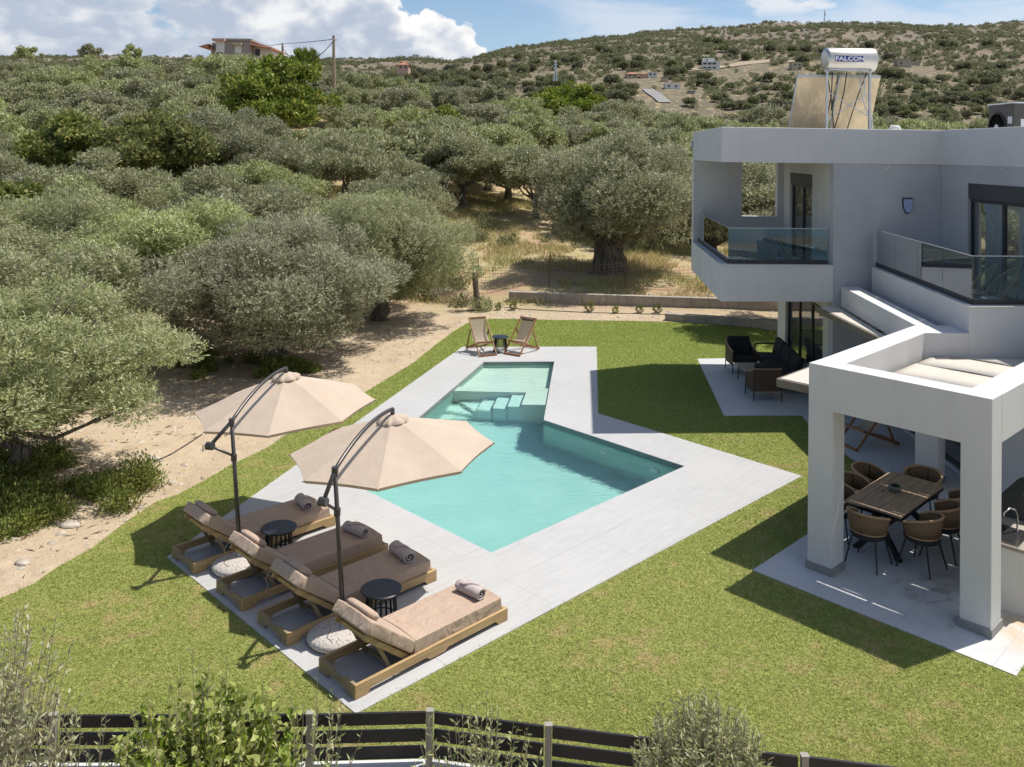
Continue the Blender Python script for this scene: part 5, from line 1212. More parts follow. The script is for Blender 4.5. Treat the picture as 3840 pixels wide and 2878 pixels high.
ORD = ['first', 'second', 'third', 'fourth', 'fifth', 'sixth', 'seventh', 'eighth', 'ninth', 'tenth', 'eleventh', 'twelfth', 'thirteenth', 'fourteenth', 'fifteenth', 'sixteenth', 'seventeenth', 'eighteenth', 'nineteenth', 'twentieth', 'twenty-first', 'twenty-second', 'twenty-third', 'twenty-fourth', 'twenty-fifth', 'twenty-sixth', 'twenty-seventh', 'twenty-eighth', 'twenty-ninth', 'thirtieth']
def row_of(c):
    yy = 24.0; k = 0
    while yy < c[1] - 2.4: yy += (4.5 + .012 * yy) * .92; k += 1
    return k
rows = {}
for c in cells: rows.setdefault(row_of(c), []).append(c)
WORD = {}
for ri, k in enumerate(sorted(rows)):
    for ci, c in enumerate(sorted(rows[k], key=lambda c: c[0] / c[1])): WORD[c] = '%s from the left in the %s row' % (ORD[min(ci, 29)], ORD[min(ri, 29)])
cells.sort(key=lambda c: c[1]); NT_ = 0; stuff = []
REG = [('left', -1e9, -.30), ('centre left', -.30, -.10), ('centre', -.10, .12), ('right', .12, 1e9)]
def row_word(y): return 'front' if y < 42 else 'lower' if y < 62 else 'middle' if y < 88 else 'upper'
for (x, y) in cells:
    s = rng.uniform(.82, 1.18); z = terr_z(x, y)
    if NT_ < 285:
        P = mids if y < 58 else fars; pr = P[int(rng.integers(4))]
        side = [n for n, a, b in REG if a <= x / y < b][0]; tone = ['round grey green olive tree', 'wide grey green olive tree', 'bushy grey green olive tree', 'uneven grey green olive tree'][P.index(pr)]
        put(pr, x, y, rng.uniform(0, 6.28), (s * rng.uniform(.85, 1.3), s * rng.uniform(.85, 1.3), s * rng.uniform(.72, 1.22)), '%s, %s of the grove' % (tone, WORD[(x, y)]), 'olive trees of the grove'); NT_ += 1
    else: stuff.append((x, y, z, s))
# low undergrowth under the near trees and at the grove foot
def ground_clumps(name, pts, n, L, Wd, rb, m, label):
    r_ = np.random.default_rng(77); bl = np.array([(x, y, terr_z(x, y) + rb * .25 * s, rb * s) for x, y, s in pts]); q = leaf_quads(r_, bl, n, L, Wd, .7, shell=.2)
    tag(quad_mesh(name, q, MT[m]), label, 'undergrowth', kind='stuff')
pts = [(-10.2 + rng.normal(0, 1.8), 14.9 + rng.normal(0, .8), rng.uniform(.5, 1.1)) for k in range(150)] + [(-6.4 + rng.normal(0, 1.2), 23.4 + rng.normal(0, .5), rng.uniform(.3, .8)) for k in range(36)]
pts = [p for p in pts if p[0] < -5.2 and p[0] / p[1] > -.75 and not inpoly(np.array([[p[0] + .35, p[1] - .3]]), LAWN)[0]]
ground_clumps('undergrowth', pts, 110000, .07, .03, .40, 'broad', 'low green weeds and fallen leaves under the nearest olive trees')
pts = [(x, 33.0 + rng.uniform(0, 4) + max(0, -x - 4) * .2, rng.uniform(.5, 1.3)) for x in np.linspace(-13, -1.9, 46)] + [(rng.uniform(-5, 14), rng.uniform(44, 52), rng.uniform(.6, 1.5)) for k in range(40)]
ground_clumps('scrub', pts, 30000, .16, .06, .6, 'scrub', 'mixed green and dry scrub along the foot of the olive grove')
pts = [(rng.uniform(-16, -2.6), rng.uniform(31, 46), rng.uniform(.7, 1.5)) for k in range(34)] + [(-2.0, 33.6, 1.0), (-1.4, 33.4, .7), (-2.7, 33.9, .9)]
ground_clumps('dry_brush', pts, 26000, .20, .02, .7, 'drytwig', 'bare grey brown brushwood between the olive trees')
# pale stump trunk at the corner of the kerb
yt = thing('young_tree', 'thin pruned trunk with a few sprouts at its foot beside the concrete kerb', 'young tree', (-1.2, 32.6, terr_z(-1.2, 32.6)))
yt_b = MB().tube([(0, 0, -.1), (-.06, 0, .5), (-.12, .02, 1.0), (-.16, 0, 1.42)], [.14, .12, .11, .10], 9); yt_b.build('trunk', MT['bark'], yt, smooth=True)
quad_mesh('sprouts', leaf_quads(np.random.default_rng(5), np.array([(.1, -.05, .2, .45), (-.15, 0, 1.45, .35), (.3, 0, .1, .3)]), 1800, .10, .03), MT['olive'], yt)
# small shrubs planted along the kerb
sp_ = thing('seedling', 'x', 'young plant', group='seedlings planted along the concrete kerb'); quad_mesh('leaves', leaf_quads(np.random.default_rng(6), np.array([(0, 0, .12, .14), (.03, 0, .22, .10)]), 260, .07, .025), MT['broad'], sp_)
for i, px in enumerate((1868, 1925, 2210, 2308, 2398, 2465)):
    q = gp(px, (1160, 1160, 1168, 1172, 1172, 1173)[i]); o = sp_ if i == 0 else copy_tree(sp_); o.location = (q.x, q.y, terr_z(q.x, q.y)); o.scale = (1 + .2 * (i % 3),) * 3
    o['label'] = 'small seedling in the bare strip below the kerb, %s' % ('leftmost of the six', 'second from the left of the six', 'third from the left of the six', 'third from the right of the six', 'second from the right of the six', 'rightmost of the six')[i]
# ------------------------------------------------------------------ hillside shrubs
hb = []
for k in range(2):
    r_ = np.random.default_rng(60 + k); bl = crown_blobs(r_, 1.9, 1.2, 14, .85, low=-.2); o = thing('hill_shrub', 'x', 'shrub'); quad_mesh('crown', leaf_quads(r_, bl, 1500, .42, .26, .4, shell=.5) + np.array([0, 0, 1.0]), MT['scrub'], o); hb.append(o)
KEEP = []
for (hx, hy, hw) in ((2665, 262, 8), (2983, 262, 5), (3385, 250, 7), (3428, 246, 4), (2368, 292, 5), (2412, 292, 4), (2446, 291, 5), (2520, 332, 6), (2492, 306, 3), (2880, 288, 3), (2455, 360, 7), (2592, 352, 3), (2800, 245, 9)): q_ = hill_at(hx, hy); KEEP.append((q_.x, q_.y, hw))
r_ = np.random.default_rng(9); H_ = []
while len(H_) < 11500:
    y = 262 + (690 - 262) * r_.random() ** .8; x = r_.uniform(-.62, .66) * y; z = terr_z(x, y) if False else 0
    d = vnoise(np.array([x]), np.array([y]), 55, 2)[0] * .7 + vnoise(np.array([x]), np.array([y]), 16, 4)[0] * .5; low = np.clip((500 - y) / 200, 0, 1) * (1.0 if x / y > .05 else .75)
    if r_.random() < (d - .34) * 2.0 + low * .9 and all(abs(x - a) > w or not (b - 34 < y < b + 12) for a, b, w in KEEP): H_.append((x, y))
for a_ in np.linspace(-.6, .66, 150):
    if r_.random() < .55: H_.append((a_ * 697 + r_.normal(0, 3), 696.0 + r_.normal(0, 2)))
# an open belt of olives between grove and hill foot
for k in range(900):
    y = 150 + 110 * r_.random(); x = r_.uniform(-.62, .66) * y; H_.append((x, y))
H_ = np.array(H_); Z_ = terr(H_[:, 0], H_[:, 1]); S_ = r_.uniform(.4, 1.2, len(H_)) * np.where(r_.random(len(H_)) < .12, 1.5, 1.0); S_[H_[:, 1] < 262] *= 1.15
dist = H_[:, 1]; keep = np.zeros(len(H_), bool)
av = H_[:, 0] / H_[:, 1]; vis = (av > -.13) & (av < .6) & (H_[:, 1] > 255); order = np.argsort(-(S_ / dist) * vis)[:230]; keep[order] = True
for n_, i in enumerate(order):
    k = int(n_ % 2); o = put(hb[k], float(H_[i, 0]), float(H_[i, 1]), float(r_.uniform(0, 6)), float(S_[i]), 'x')
    a = av[i]; reg = 'left of the road' if a < .15 else 'between the road and the solar heater' if a < .31 else 'behind the solar heater' if a < .44 else 'at the right edge'
    lvl = 'low on' if Z_[i] < 35 else 'halfway up' if Z_[i] < 70 else 'high on'
    o['label'] = '%s shrub %s the far hill, %s' % (('round dark green', 'ragged dark green')[k], lvl, reg); o['group'] = 'hill shrubs %s, %s' % (lvl, reg)
bm_ = []
for (x, y, z, s) in [(H_[i, 0], H_[i, 1], Z_[i], S_[i]) for i in range(len(H_)) if not keep[i]] + [(x, y, z + .8, s * 1.5) for x, y, z, s in stuff]:
    bm_ += [(x + r_.normal(0, .7) * s, y + r_.normal(0, .7) * s, z + (.7 + r_.normal(0, .25)) * s, s * r_.uniform(.8, 1.3)) for k in range(3)]
bl = np.array(bm_); nq = 950000
tag(quad_mesh('hillside_scrub', leaf_quads(r_, bl, nq, .70, .42, .35, shell=.5), MT['scrub']), 'scattered dark green scrub and distant olives over the far hillside', 'scrub', kind='stuff')
# ================================================================== KERBS AND FENCES
def wallpts(name, label, pts, th, zt, z0=-.3, m='conc'):
    mb = MB()
    for (a, b2, t0, t1) in pts:
        a, b2 = Vector(a), Vector(b2); d = (b2 - a).normalized(); n = Vector((-d.y, d.x)) * th
        vs = [(a.x, a.y, z0), (b2.x, b2.y, z0), (b2.x + n.x, b2.y + n.y, z0), (a.x + n.x, a.y + n.y, z0), (a.x, a.y, t0), (b2.x, b2.y, t1), (b2.x + n.x, b2.y + n.y, t1), (a.x + n.x, a.y + n.y, t0)]
        mb.add(vs, [(0, 3, 2, 1), (4, 5, 6, 7), (0, 1, 5, 4), (1, 2, 6, 5), (2, 3, 7, 6), (3, 0, 4, 7)])
    o = mb.build(name, MT[m], bevel=.01); tag(o, label, 'wall'); return o
wallpts('concrete_kerb', 'long low stained concrete kerb wall below the old olive tree', [((-.05, 34.0), (11.5, 32.6), .44, .44)], .28, .4)
w2 = wallpts('concrete_kerb', 'short darker concrete kerb wall at the right end of the lawn, behind the villa corner', [((5.6, 31.1), (10.5, 28.9), .20, .34)], .3, .3)
# wire fence in front of the field
wf = thing('wire_fence', 'rusty wire mesh fence sagging in front of the old olive tree', 'wire fence', (4, 35.2, 0))
def wfz(x, y): return terr_z(x, y)
WFP = [(-1.35, 35.6), (1.6, 35.4), (4.7, 35.1), (7.9, 34.7), (10.8, 34.3)]
for (x, y) in WFP: MB().tube([(x - 4, y - 35.2, wfz(x, y) - .1), (x - 4 + .02, y - 35.2, wfz(x, y) + 1.35)], .022, 6).build('post', simple('rusty_rod', (.16, .09, .06), .8) if 'rusty_rod' not in bpy.data.materials else bpy.data.materials['rusty_rod'], wf)
MT['wire'] = simple('rusty_wire', (.30, .22, .16), .7)
wm = MB()
for (a, b2) in zip(WFP[:-1], WFP[1:]):
    za, zb = wfz(*a), wfz(*b2)
    for k in range(8):
        h = .12 + .13 * k; P = []
        for i in range(9): t = i / 8; P.append((a[0] + (b2[0] - a[0]) * t - 4, a[1] + (b2[1] - a[1]) * t - 35.2 + .04 * sin(5 * t + k), za + (zb - za) * t + h - .10 * sin(pi * t) * (.4 + .12 * k) + .02 * sin(9 * t + k)))
        wm.tube(P, .008, 4, cap=False)
    for i in range(18):
        t = i / 18; x, y = a[0] + (b2[0] - a[0]) * t, a[1] + (b2[1] - a[1]) * t; z = za + (zb - za) * t; wm.tube([(x - 4, y - 35.2, z + .1), (x - 4, y - 35.2, z + 1.0 - .09 * sin(pi * t))], .006, 4, cap=False)
wm.build('wire_mesh', MT['wire'], wf)
# irrigation hose across the sand and by the kerb
hp = [gp(x, y) for x, y in ((758, 1620), (700, 1660), (640, 1700), (575, 1730), (530, 1780), (480, 1835))]
tag(MB().tube([(p.x, p.y, terr_z(p.x, p.y) + .015) for p in hp], .011, 6).build('hose', MT['hose'], smooth=True), 'thin black hose lying across the sand behind the far parasol', 'hose')
hp = [gp(x, y) for x, y in ((1860, 1150), (1960, 1158), (2060, 1166), (2200, 1172), (2400, 1176), (2560, 1180))]
tag(MB().tube([(p.x, p.y, terr_z(p.x, p.y) + .02) for p in hp], .014, 6).build('drip_pipe', MT['hose'], smooth=True), 'black drip irrigation pipe running along the foot of the long concrete kerb', 'pipe')
MT['litter'] = simple('fallen_twigs', (.16, .11, .07), .95)
p = scatter(2600, -14, .5, 10, 34, None, [LAWN]); p = p[(np.abs(p[:, 0]) < p[:, 1] * .64) & (vnoise(p[:, 0], p[:, 1], 1.6, 3) > .45)]; z = terr(p[:, 0], p[:, 1]); n = len(p); th = rng.uniform(0, 6.28, n); l = rng.uniform(.03, .14, n)
dv = np.stack([np.cos(th) * l, np.sin(th) * l, rng.uniform(0, .02, n)], 1); sv = np.stack([-np.sin(th), np.cos(th), np.full(n, .4)], 1) * rng.uniform(.006, .016, n)[:, None]; c = np.column_stack([p, z + .012])
tag(quad_mesh('leaf_litter', np.stack([c - dv, c + sv, c + dv, c - sv], 1), MT['litter']), 'fallen twigs and dead leaves scattered on the bare sand', 'leaf litter', kind='stuff')
for i, (px, py, s, l) in enumerate(((575, 1716, .09, 'pale flat stone beside the hose on the sand'), (548, 1790, .11, 'pale rock at the lawn side of the near olive shade'), (262, 1958, .12, 'small brown rock on the sand strip'), (92, 2100, .09, 'small rock near the left edge of the sand strip'), (1660, 1112, .35, 'pale boulder by the pruned young trunk'))):
    q = gp(px, py); ico = bpy.data.meshes.new('rock'); bm = __import__('bmesh').new(); __import__('bmesh').ops.create_icosphere(bm, subdivisions=2, radius=s)
    for v in bm.verts: n_ = 1 + .25 * sin(v.co.x * 21 + i) * cos(v.co.y * 17 + i * 2); v.co = Vector((v.co.x * n_ * 1.3, v.co.y * n_, v.co.z * .5 * n_))
    bm.to_mesh(ico); bm.free(); ico.materials.append(MT['rock']); o = bpy.data.objects.new('rock', ico); COL.objects.link(o); o.location = (q.x, q.y, terr_z(q.x, q.y) + s * .12); tag(o, l, 'rock')
# ------------------------------------------------------------------ black plank fence at the bottom
FP = [gp(-500, 2690, .75), gp(208, 2690, .75), gp(1165, 2686, .75), gp(1613, 2676, .75), gp(2056, 2730, .75), gp(3012, 2845, .75), gp(3900, 2952, .75)]
FP = [Vector((p.x, p.y, 0)) for p in FP]
bf = thing('plank_fence', 'low fence of three black planks on grey posts along the bottom edge of the lawn', 'fence', (0, 8, 0))
for i, a in enumerate(FP): add(bf, 'post', MB().box((a.x, a.y - 8 - .035, .50), (.06, .05, .60)).box((a.x, a.y - 8 - .035, .803), (.07, .06, .012)), MT['postgrey'])
for a, b2 in zip(FP[:-1], FP[1:]):
    for z in (.70, .54, .385): d = (b2 - a).normalized() * .04; add(bf, 'plank', MB().bar((a.x + d.x, a.y - 8 + .02, z), (b2.x - d.x, b2.y - 8 + .02, z), .025, .108), MT['fenceblack'])
ww = MB()
for a, b2 in zip(FP[:-1], FP[1:]): ww.prism([(a.x, a.y - .15), (b2.x, b2.y - .15), (b2.x, b2.y + .06), (a.x, a.y + .06)], -1.0, .29)
tag(ww.build('garden_wall', MT['white']), 'white rendered retaining wall under the black plank fence', 'wall')
# ------------------------------------------------------------------ foreground shoots in front of the fence
MT['oliveyoung'] = mat('young_olive_leaves', f_leaf([(.17, .20, .08), (.28, .31, .13), (.38, .40, .20), (.50, .50, .31), (.33, .32, .13)], .25, .1))
MT['ivy'] = mat('ivy_leaves', f_leaf([(.11, .15, .03), (.22, .26, .06), (.36, .38, .13), (.46, .45, .22), (.30, .32, .10)], .3, .1))
MT['twig'] = simple('pale_twig', (.30, .25, .18), .8)
def shoots(name, label, cat, base, spread, n, hl, L, Wd, m, seed, lean=.35, leaves=26, pairs=True, zb=-.95, wide=False):
    "a bush of upright shoots; every shoot a thin stem with leaves all along it"
    r_ = np.random.default_rng(seed); r = thing(name, label, cat, (base[0], base[1], zb)); st_ = MB(); Q = []
    zt = (base[2] - zb) * 1.06
    for k in range(n):
        a = r_.uniform(0, 6.28); rr = spread * r_.random() ** .6; x, y = rr * cos(a), rr * sin(a) * .8; h = zt * (1 - .20 * (rr / spread) ** 3) * r_.uniform(1 - hl, 1.0)
        lx_, ly_ = cos(a) * lean * (rr / spread), sin(a) * lean * (rr / spread); P = []
        for i in range(9):
            t = i / 8; P.append(Vector((x * (.25 + .75 * t) + lx_ * t * t * .6 + .02 * sin(5 * t + k), y * (.25 + .75 * t) + ly_ * t * t * .6 + .02 * cos(4 * t + k), h * t)))
        st_.tube(P, [.008, .007, .006, .005, .0045, .004, .0035, .003, .002], 5, cap=False)
        for j in range(leaves):
            t = .40 + .60 * (j + r_.random()) / leaves; i = min(7, int(t * 8)); p = P[i].lerp(P[i + 1], t * 8 - i); d = (P[i + 1] - P[i]).normalized()
            q = Vector(r_.normal(size=3)); q = (q - d * q.dot(d)).normalized(); ld = (d * r_.uniform(.3, 1.1) + q).normalized(); s = ld.cross(Vector(r_.normal(size=3))).normalized(); l = L * r_.uniform(.6, 1.2) * (1.1 - .5 * max(0, t - .8) / .2); w_ = Wd * r_.uniform(.7, 1.2)
            if wide: up_ = ld.cross(s) * .12 * l; Q += [[p, p + ld * l * .3 + s * w_ * .55 + up_, p + ld * l * .62 + s * w_ * .35 + up_, p + ld * l], [p, p + ld * l, p + ld * l * .62 - s * w_ * .35 + up_, p + ld * l * .3 - s * w_ * .55 + up_]]
            else: Q.append([p, p + ld * l * .45 + s * w_ * .5, p + ld * l, p + ld * l * .45 - s * w_ * .5])
    st_.build('stems', MT['twig'], r, smooth=True); quad_mesh('leaves', np.array([[tuple(v) for v in q] for q in Q]), MT[m], r); return r
def atY(px, py, Y):
    d = RR.T @ np.array([(px - CX) / FPX, (py - CY) / FPX, 1.0]); t = Y / d[1]; return (d[0] * t, Y, CAM_Z + d[2] * t)
shoots('young_olive', 'silvery young olive crown in front of the fence, right of the centre', 'olive sapling', atY(2640, 2680, 7.0), .43, 330, .12, .088, .018, 'oliveyoung', 1, .25, 44)
shoots('young_olive', 'small sparse olive shoot in front of the fence, just right of the middle post', 'olive sapling', atY(1800, 2690, 7.1), .33, 90, .30, .088, .018, 'oliveyoung', 2, .45, 32)
shoots('young_olive', 'tall silvery olive branches at the bottom left corner of the photograph', 'olive sapling', atY(-40, 2330, 6.4), .46, 260, .45, .095, .021, 'oliveyoung', 3, .35, 44)
shoots('young_olive', 'thin olive shoots mixed with the ivy on its right side', 'olive sapling', atY(1130, 2600, 7.0), .30, 50, .45, .088, .018, 'oliveyoung', 4, .5, 28)
shoots('young_olive', 'low olive shoots between the ivy and the left fence post', 'olive sapling', atY(300, 2740, 6.9), .28, 70, .4, .088, .018, 'oliveyoung', 6, .4, 28)
shoots('ivy_bush', 'yellow green ivy bush with broad leaves growing over the fence', 'ivy', atY(770, 2645, 6.9), .68, 300, .22, .085, .075, 'ivy', 5, .25, 34, wide=True)
shoots('young_olive', 'olive sprigs rising out of the top of the ivy bush', 'olive sapling', atY(790, 2540, 7.0), .42, 34, .35, .085, .017, 'oliveyoung', 8, .5, 26)
# ================================================================== FAR HOUSES, POLES AND MASTS
MT['roof'] = simple('terracotta_roof', (.42, .19, .11), .85, bmp=.02)
MT['hwhite'] = simple('white_house_wall', (.70, .69, .66), .85); MT['hbeige'] = simple('beige_house_wall', (.46, .38, .28), .85); MT['hgrey'] = simple('grey_house_wall', (.33, .29, .27), .85); MT['hstone'] = simple('stone_house_wall', (.40, .34, .26), .9, bmp=.05); MT['hdark'] = simple('dark_window', (.03, .035, .045), .3); MT['hpink'] = simple('pale_pink_wall', (.55, .36, .27), .85)
def hpart(r, name, c, d, m, T=None): return add(r, name, MB().box(c, d), MT[m])
def simple_house(label, loc, rz, L, D, H, wallm, roof=None, wins=(), floors=1, cat='house'):
    r = thing('house', label, cat, loc, rz); hpart(r, 'wall', (0, 0, H / 2 - 1), (L, D, H + 2), wallm)
    if roof == 'hip':
        o = .5; v = [(-L / 2 - o, -D / 2 - o, H), (L / 2 + o, -D / 2 - o, H), (L / 2 + o, D / 2 + o, H), (-L / 2 - o, D / 2 + o, H), (-L / 2 + D / 2, 0, H + D * .22), (L / 2 - D / 2, 0, H + D * .22)]
        add(r, 'roof', MB().add(v, [(0, 1, 5, 4), (1, 2, 5), (2, 3, 4, 5), (3, 0, 4), (3, 2, 1, 0)]), MT['roof'])
    else: hpart(r, 'roof', (0, 0, H + .12), (L + .3, D + .3, .24), wallm)
    for (x, z, w, h) in wins: hpart(r, 'window', (x, -D / 2 - .02, z), (w, .1, h), 'hdark')
    return r
def on_hill(px, py): p = hill_at(px, py); return (p.x, p.y, p.z)
q = on_hill(2665, 262); S1 = q[1] / 3222
hs = simple_house('white three storey cubic house halfway up the far hill', q, radians(-10), 64 * S1, 40 * S1, 26 * S1, 'hwhite', None, [((-22 + 17 * i) * S1, 20 * S1, 13 * S1, 7 * S1) for i in range(3)] + [((-22 + 17 * i) * S1, 5.5 * S1, 12 * S1, 5 * S1) for i in range(3)])
hpart(hs, 'upper_storey', (-9 * S1, 4 * S1, 34 * S1), (44 * S1, 30 * S1, 16 * S1), 'hwhite'); hpart(hs, 'window', (-14 * S1, -11.2 * S1, 34 * S1), (4 * S1, .2, 8 * S1), 'hdark')
q = on_hill(2983, 262); S1 = q[1] / 3222; simple_house('small beige two storey house left of the solar heater tank on the hill', q, radians(8), 40 * S1, 25 * S1, 26 * S1, 'hbeige', None, [(-8 * S1, 17 * S1, 8 * S1, 6 * S1), (10 * S1, 17 * S1, 8 * S1, 6 * S1), (10 * S1, 5 * S1, 9 * S1, 7 * S1)])
q = on_hill(3385, 250); S1 = q[1] / 3222; simple_house('low stone house on the hill right of the solar heater tank', q, 0, 52 * S1, 30 * S1, 24 * S1, 'hstone', None, [(-12 * S1, 10 * S1, 6 * S1, 8 * S1)]); q = on_hill(3428, 246); simple_house('small annex beside the low stone house on the hill', q, 0, 34 * S1, 20 * S1, 12 * S1, 'hstone')
q = on_hill(2368, 292); S1 = q[1] / 3222; simple_house('beige villa with a hipped tile roof left in the hill foot hamlet', q, radians(5), 42 * S1, 30 * S1, 12 * S1, 'hbeige', 'hip', [(-9 * S1, 6 * S1, 6 * S1, 6 * S1), (8 * S1, 6 * S1, 6 * S1, 6 * S1)])
q = on_hill(2412, 292); S1 = q[1] / 3222; simple_house('narrow pinkish house between the two villas in the hill foot hamlet', q, 0, 26 * S1, 20 * S1, 12 * S1, 'hpink', 'hip')
q = on_hill(2446, 291); S1 = q[1] / 3222; simple_house('pale house with a flat roof right in the hill foot hamlet', q, radians(-6), 34 * S1, 24 * S1, 16 * S1, 'hwhite', None, [(-7 * S1, 9 * S1, 8 * S1, 7 * S1), (8 * S1, 9 * S1, 6 * S1, 7 * S1)])
q = on_hill(2520, 332); S1 = q[1] / 3222; simple_house('low white building above the bend of the road', q, radians(4), 58 * S1, 26 * S1, 14 * S1, 'hwhite', None, [(-15 * S1, 7 * S1, 9 * S1, 6 * S1), (12 * S1, 7 * S1, 9 * S1, 6 * S1)])
q = on_hill(2492, 306); S1 = q[1] / 3222; simple_house('yellowish shed between the hamlet and the low white building', q, 0, 24 * S1, 18 * S1, 12 * S1, 'hbeige')
q = on_hill(2880, 288); S1 = q[1] / 3222; simple_house('tiny white shed among the trees on the hill', q, 0, 20 * S1, 12 * S1, 10 * S1, 'hwhite', cat='shed')
q = on_hill(2592, 352); S1 = q[1] / 3222; simple_house('tiny bluish shed at the foot of the hill behind the villa', q, 0, 26 * S1, 12 * S1, 9 * S1, 'hgrey', cat='shed')
def crest_house(px0, px1, pyb, pyt, Y, label, m, roof, wins):
    a, b2 = atY(px0, pyb, Y), atY(px1, pyb, Y); t = atY((px0 + px1) / 2, pyt, Y); L = b2[0] - a[0]
    return simple_house(label, ((a[0] + b2[0]) / 2, Y + 3, a[2]), 0, L, 7, t[2] - a[2], m, roof, [(x * L, z * (t[2] - a[2]), w * L, h * (t[2] - a[2])) for x, z, w, h in wins])
ch = crest_house(1490, 1532, 262, 244, 330, 'pale pink house with a tiled roof on the skyline left of the bare hill', 'hpink', 'hip', [(-.2, .5, .2, .4), (.25, .5, .15, .5)])
# old house on the left ridge
Yh = 144.0; k_ = Yh / 3222
oh = thing('old_house', 'grey flat roofed house with a tiled wing on the left ridge above the olive grove', 'house', atY(880, 225, Yh)); o0 = atY(880, 225, Yh)
def hp_(name, x0, x1, y0, y1, d0, d1, m, par=None, **kw):
    a, b2 = atY(x0, y1, Yh), atY(x1, y0, Yh); return add(oh if par is None else par, name, MB().box(((a[0] + b2[0]) / 2 - o0[0], (d0 + d1) / 2, (a[2] + b2[2]) / 2 - o0[2]), (b2[0] - a[0], d1 - d0, b2[2] - a[2])), MT[m], **kw)
mw = hp_('wall', 843, 938, 152, 240, 0, 9, 'hgrey'); hp_('wall', 775, 845, 155, 240, 2.2, 9, 'hgrey'); hp_('roof', 800, 945, 147, 152.5, -.4, 9.4, 'hgrey'); hp_('roof_edge', 803, 850, 148, 156, -1.2, 2, 'hpink')
hp_('shutter', 812, 844, 156, 196, -.3, .0, 'hwhite'); hp_('porch_post', 786, 789, 158, 240, .5, .8, 'hwhite'); hp_('window', 817, 845, 200, 240, 2.0, 2.19, 'hdark'); hp_('window', 881, 906, 172, 200, -.1, .05, 'hwhite'); hp_('awning', 877, 911, 163, 171, -1.0, .0, 'hbeige')
hp_('wall', 938, 1008, 172, 240, 2, 10, 'hwhite'); hp_('door', 944, 962, 180, 205, 1.9, 2.05, 'hdark'); hp_('chimney', 903, 909, 139, 152, 3, 3.6, 'hstone'); hp_('water_tank', 825, 850, 141, 147, 4, 6, 'hwhite')
a, b2, c_, d_ = [atY(x, y, Yh) for x, y in ((936, 160), (1021, 178), (1021, 184), (938, 168))]
add(oh, 'tiled_roof', MB().add([(p[0] - o0[0], y, p[2] - o0[2]) for p, y in ((a, 3.5), (b2, -.6), (c_, -.8), (d_, -.6))] + [(p[0] - o0[0], y, p[2] - o0[2]) for p, y in ((a, 9), (b2, 9), (c_, 9), (d_, 9))], [(0, 1, 2, 3), (4, 5, 1, 0), (3, 2, 6, 7), (1, 5, 6, 2)]), MT['roof'])
a, b2, c_ = [atY(x, y, Yh) for x, y in ((747, 176), (785, 166), (787, 180))]
add(oh, 'side_roof', MB().add([(p[0] - o0[0], y, p[2] - o0[2]) for y in (-.5, 6) for p in (a, b2, c_)], [(0, 2, 1), (3, 4, 5), (0, 1, 4, 3), (0, 3, 5, 2)]), MT['roof'])
# telegraph poles with sagging wires
def pole(px, pt, pb, Y, label):
    a = atY(px, pb, Y); t = atY(px - 3, pt, Y); r = thing('utility_pole', label, 'utility pole', (a[0], Y, a[2]), 0, 'wooden utility poles on the left ridge'); add(r, 'shaft', MB().tube([(0, 0, -2), (t[0] - a[0], 0, t[2] - a[2])], [.20, .15], 8), MT['plank']); add(r, 'insulator', MB().box((0, -.1, t[2] - a[2] - .5), (.5, .12, .12)), MT['hwhite']); return Vector(t)
pt1 = pole(1254, 134, 320, 95, 'tall wooden utility pole on the left ridge, nearer of the two'); pt2 = pole(1062, 164, 224, 132, 'shorter wooden utility pole beside the old house')
def wire(a, b2, sag, label): P = [tuple(Vector(a).lerp(Vector(b2), i / 20) - Vector((0, 0, sag * 4 * (i / 20) * (1 - i / 20)))) for i in range(21)]; tag(MB().tube(P, .045, 4, cap=False).build('overhead_wire', MT['hose'], smooth=True), label, 'wire')
e0 = atY(980, 168, 143); wire(pt1 - Vector((0, 0, .4)), pt2, .1, 'taut overhead wire between the two utility poles'); wire(pt2, Vector(e0), .2, 'overhead wire from the shorter pole to the old house'); wire(pt1 - Vector((0, 0, .6)), pt2 - Vector((0, 0, .6)), 2.3, 'sagging overhead wire between the two utility poles')
# spiky fan shaped tree beside the pole
ft = thing('cypress', 'dark feathery tree with radiating branches left of the tall utility pole', 'tree', (0, 0, 0)); b_ = atY(1142, 300, 118); ft.location = b_; r_ = np.random.default_rng(8); Q = []; kk = 118 / 3222
for i in range(90):
    a = r_.uniform(radians(10), radians(150)); l = kk * 100 * r_.uniform(.55, 1) * (.7 + .3 * sin(a)); yy = r_.normal(0, .7)
    for j in range(70): t = .25 + .75 * r_.random(); c = np.array([-cos(a) * l * t * -1 * .85, yy + r_.normal(0, .25), sin(a) * l * t + 1.0]) + r_.normal(0, .14, 3); d = np.array([cos(a) * .85, 0, sin(a)]) * .26; s = r_.normal(size=3) * .07; Q.append([c - d, c + s, c + d, c - s])
quad_mesh('crown', np.array(Q), MT['broad'], ft); MB().tube([(0, 0, -3), (0, 0, 2.5)], .25, 8).build('trunk', MT['bark'], ft)
# skyline trees on the left ridge
r_ = np.random.default_rng(21)
for i, (px, py, s, l) in enumerate(((340, 205, 1.0, 'lone open crowned tree on the left skyline'), (500, 215, 1.15, 'lone denser tree on the left skyline, right of the open crowned one'), (112, 210, 1.25, 'tree group standing up at the far left end of the skyline'))):
    Y = 128; a = atY(px, py, Y); bl = crown_blobs(np.random.default_rng(70 + i), 1.9 * s, 1.6 * s, 12, .6, low=-.4); r = thing('skyline_tree', l, 'tree', (a[0], Y, a[2] - 1.5), 0, 'trees on the left skyline'); quad_mesh('crown', leaf_quads(np.random.default_rng(80 + i), bl, 2600, .30, .16, .3, shell=.4) + np.array([0, 0, 1.6]), MT['olive'], r); MB().tube([(0, 0, -3), (.2, 0, 1.6)], .14, 6).build('trunk', MT['bark'], r)
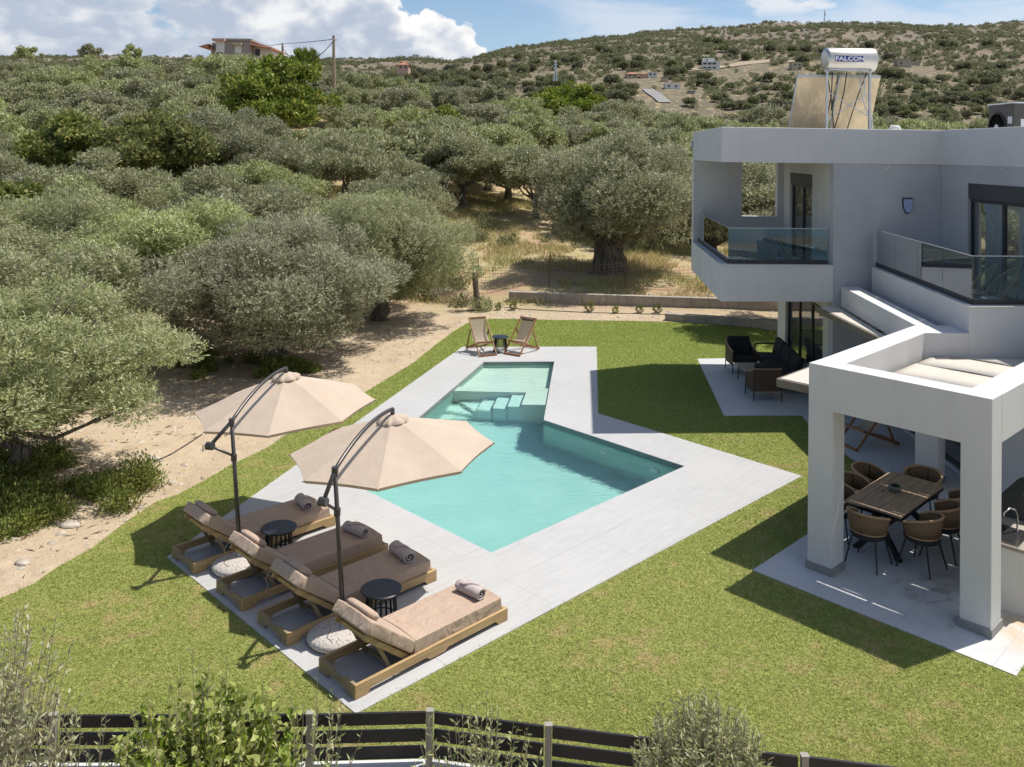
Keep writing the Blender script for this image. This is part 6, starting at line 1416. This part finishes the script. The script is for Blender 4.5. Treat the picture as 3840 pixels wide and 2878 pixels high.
# lattice mast, small mast and pylon
def mast(px, pt, pb, Y, w, label, name='radio_mast', arms=False):
    a = atY(px, pb, Y); t = atY(px, pt, Y); H = t[2] - a[2]; r = thing(name, label, 'mast', a); m = MB(); R0 = w * Y / 3222
    for s in (-1, 1):
        m.bar((s * R0, 0, 0), (s * R0 * .25, 0, H * .55), .35, .35)
    m.bar((0, 0, H * .5), (0, 0, H), .45, .45)
    for k in range(6): z0, z1 = H * .55 * k / 6, H * .55 * (k + 1) / 6; w0, w1 = R0 * (1 - .75 * k / 6), R0 * (1 - .75 * (k + 1) / 6); m.bar((-w0, 0, z0), (w1, 0, z1), .22, .22).bar((w0, 0, z0), (-w1, 0, z1), .22, .22)
    if arms:
        for z in (.62, .78, .92): m.bar((-R0 * 1.1, 0, H * z), (R0 * 1.1, 0, H * z), .3, .3)
    add(r, 'lattice', m, MT['galv'])
    if not arms:
        for z in (.70, .8): add(r, 'antenna', MB().box((.4, 0, H * z), (.9, .6, 1.6)), MT['hwhite'])
mast(3091, 36, 112, 690, 6, 'tall lattice radio mast on the crest of the far hill'); mast(3157, 76, 104, 690, 3, 'short mast to the right of the tall one on the hill crest'); mast(2083, 225, 305, 250, 7, 'pale lattice power pylon at the foot of the hill', 'power_pylon', True)
# bare dead tree between the olives
dtree = thing('dead_tree', 'bare pale dead branches standing between the olive trees in the middle of the grove', 'dead tree', (*(lambda a: (a[0], a[1]))(atY(1610, 640, 47)), terr_z(atY(1610, 640, 47)[0], 47)))
r_ = np.random.default_rng(4); m = MB()
for k in range(16): a = r_.uniform(0, 6.28); e = r_.uniform(.7, 1.4); L_ = r_.uniform(1.6, 3.4); P = [Vector((0, 0, 0))]; d = Vector((cos(a) * cos(e), sin(a) * cos(e), sin(e)))
for k in range(18):
    a = r_.uniform(0, 6.28); e = r_.uniform(.8, 1.45); L_ = r_.uniform(2.0, 3.8); p = Vector((0, 0, 0)); P = [p]
    for i in range(5): d = Vector((cos(a) * cos(e), sin(a) * cos(e), sin(e))) + Vector(r_.normal(0, .18, 3)); p = p + d * L_ / 5; P.append(p)
    m.tube(P, [.06, .05, .04, .03, .02, .01], 5)
m.build('branches', MT['twig'], dtree, smooth=True)
print('objects', len(bpy.data.objects))
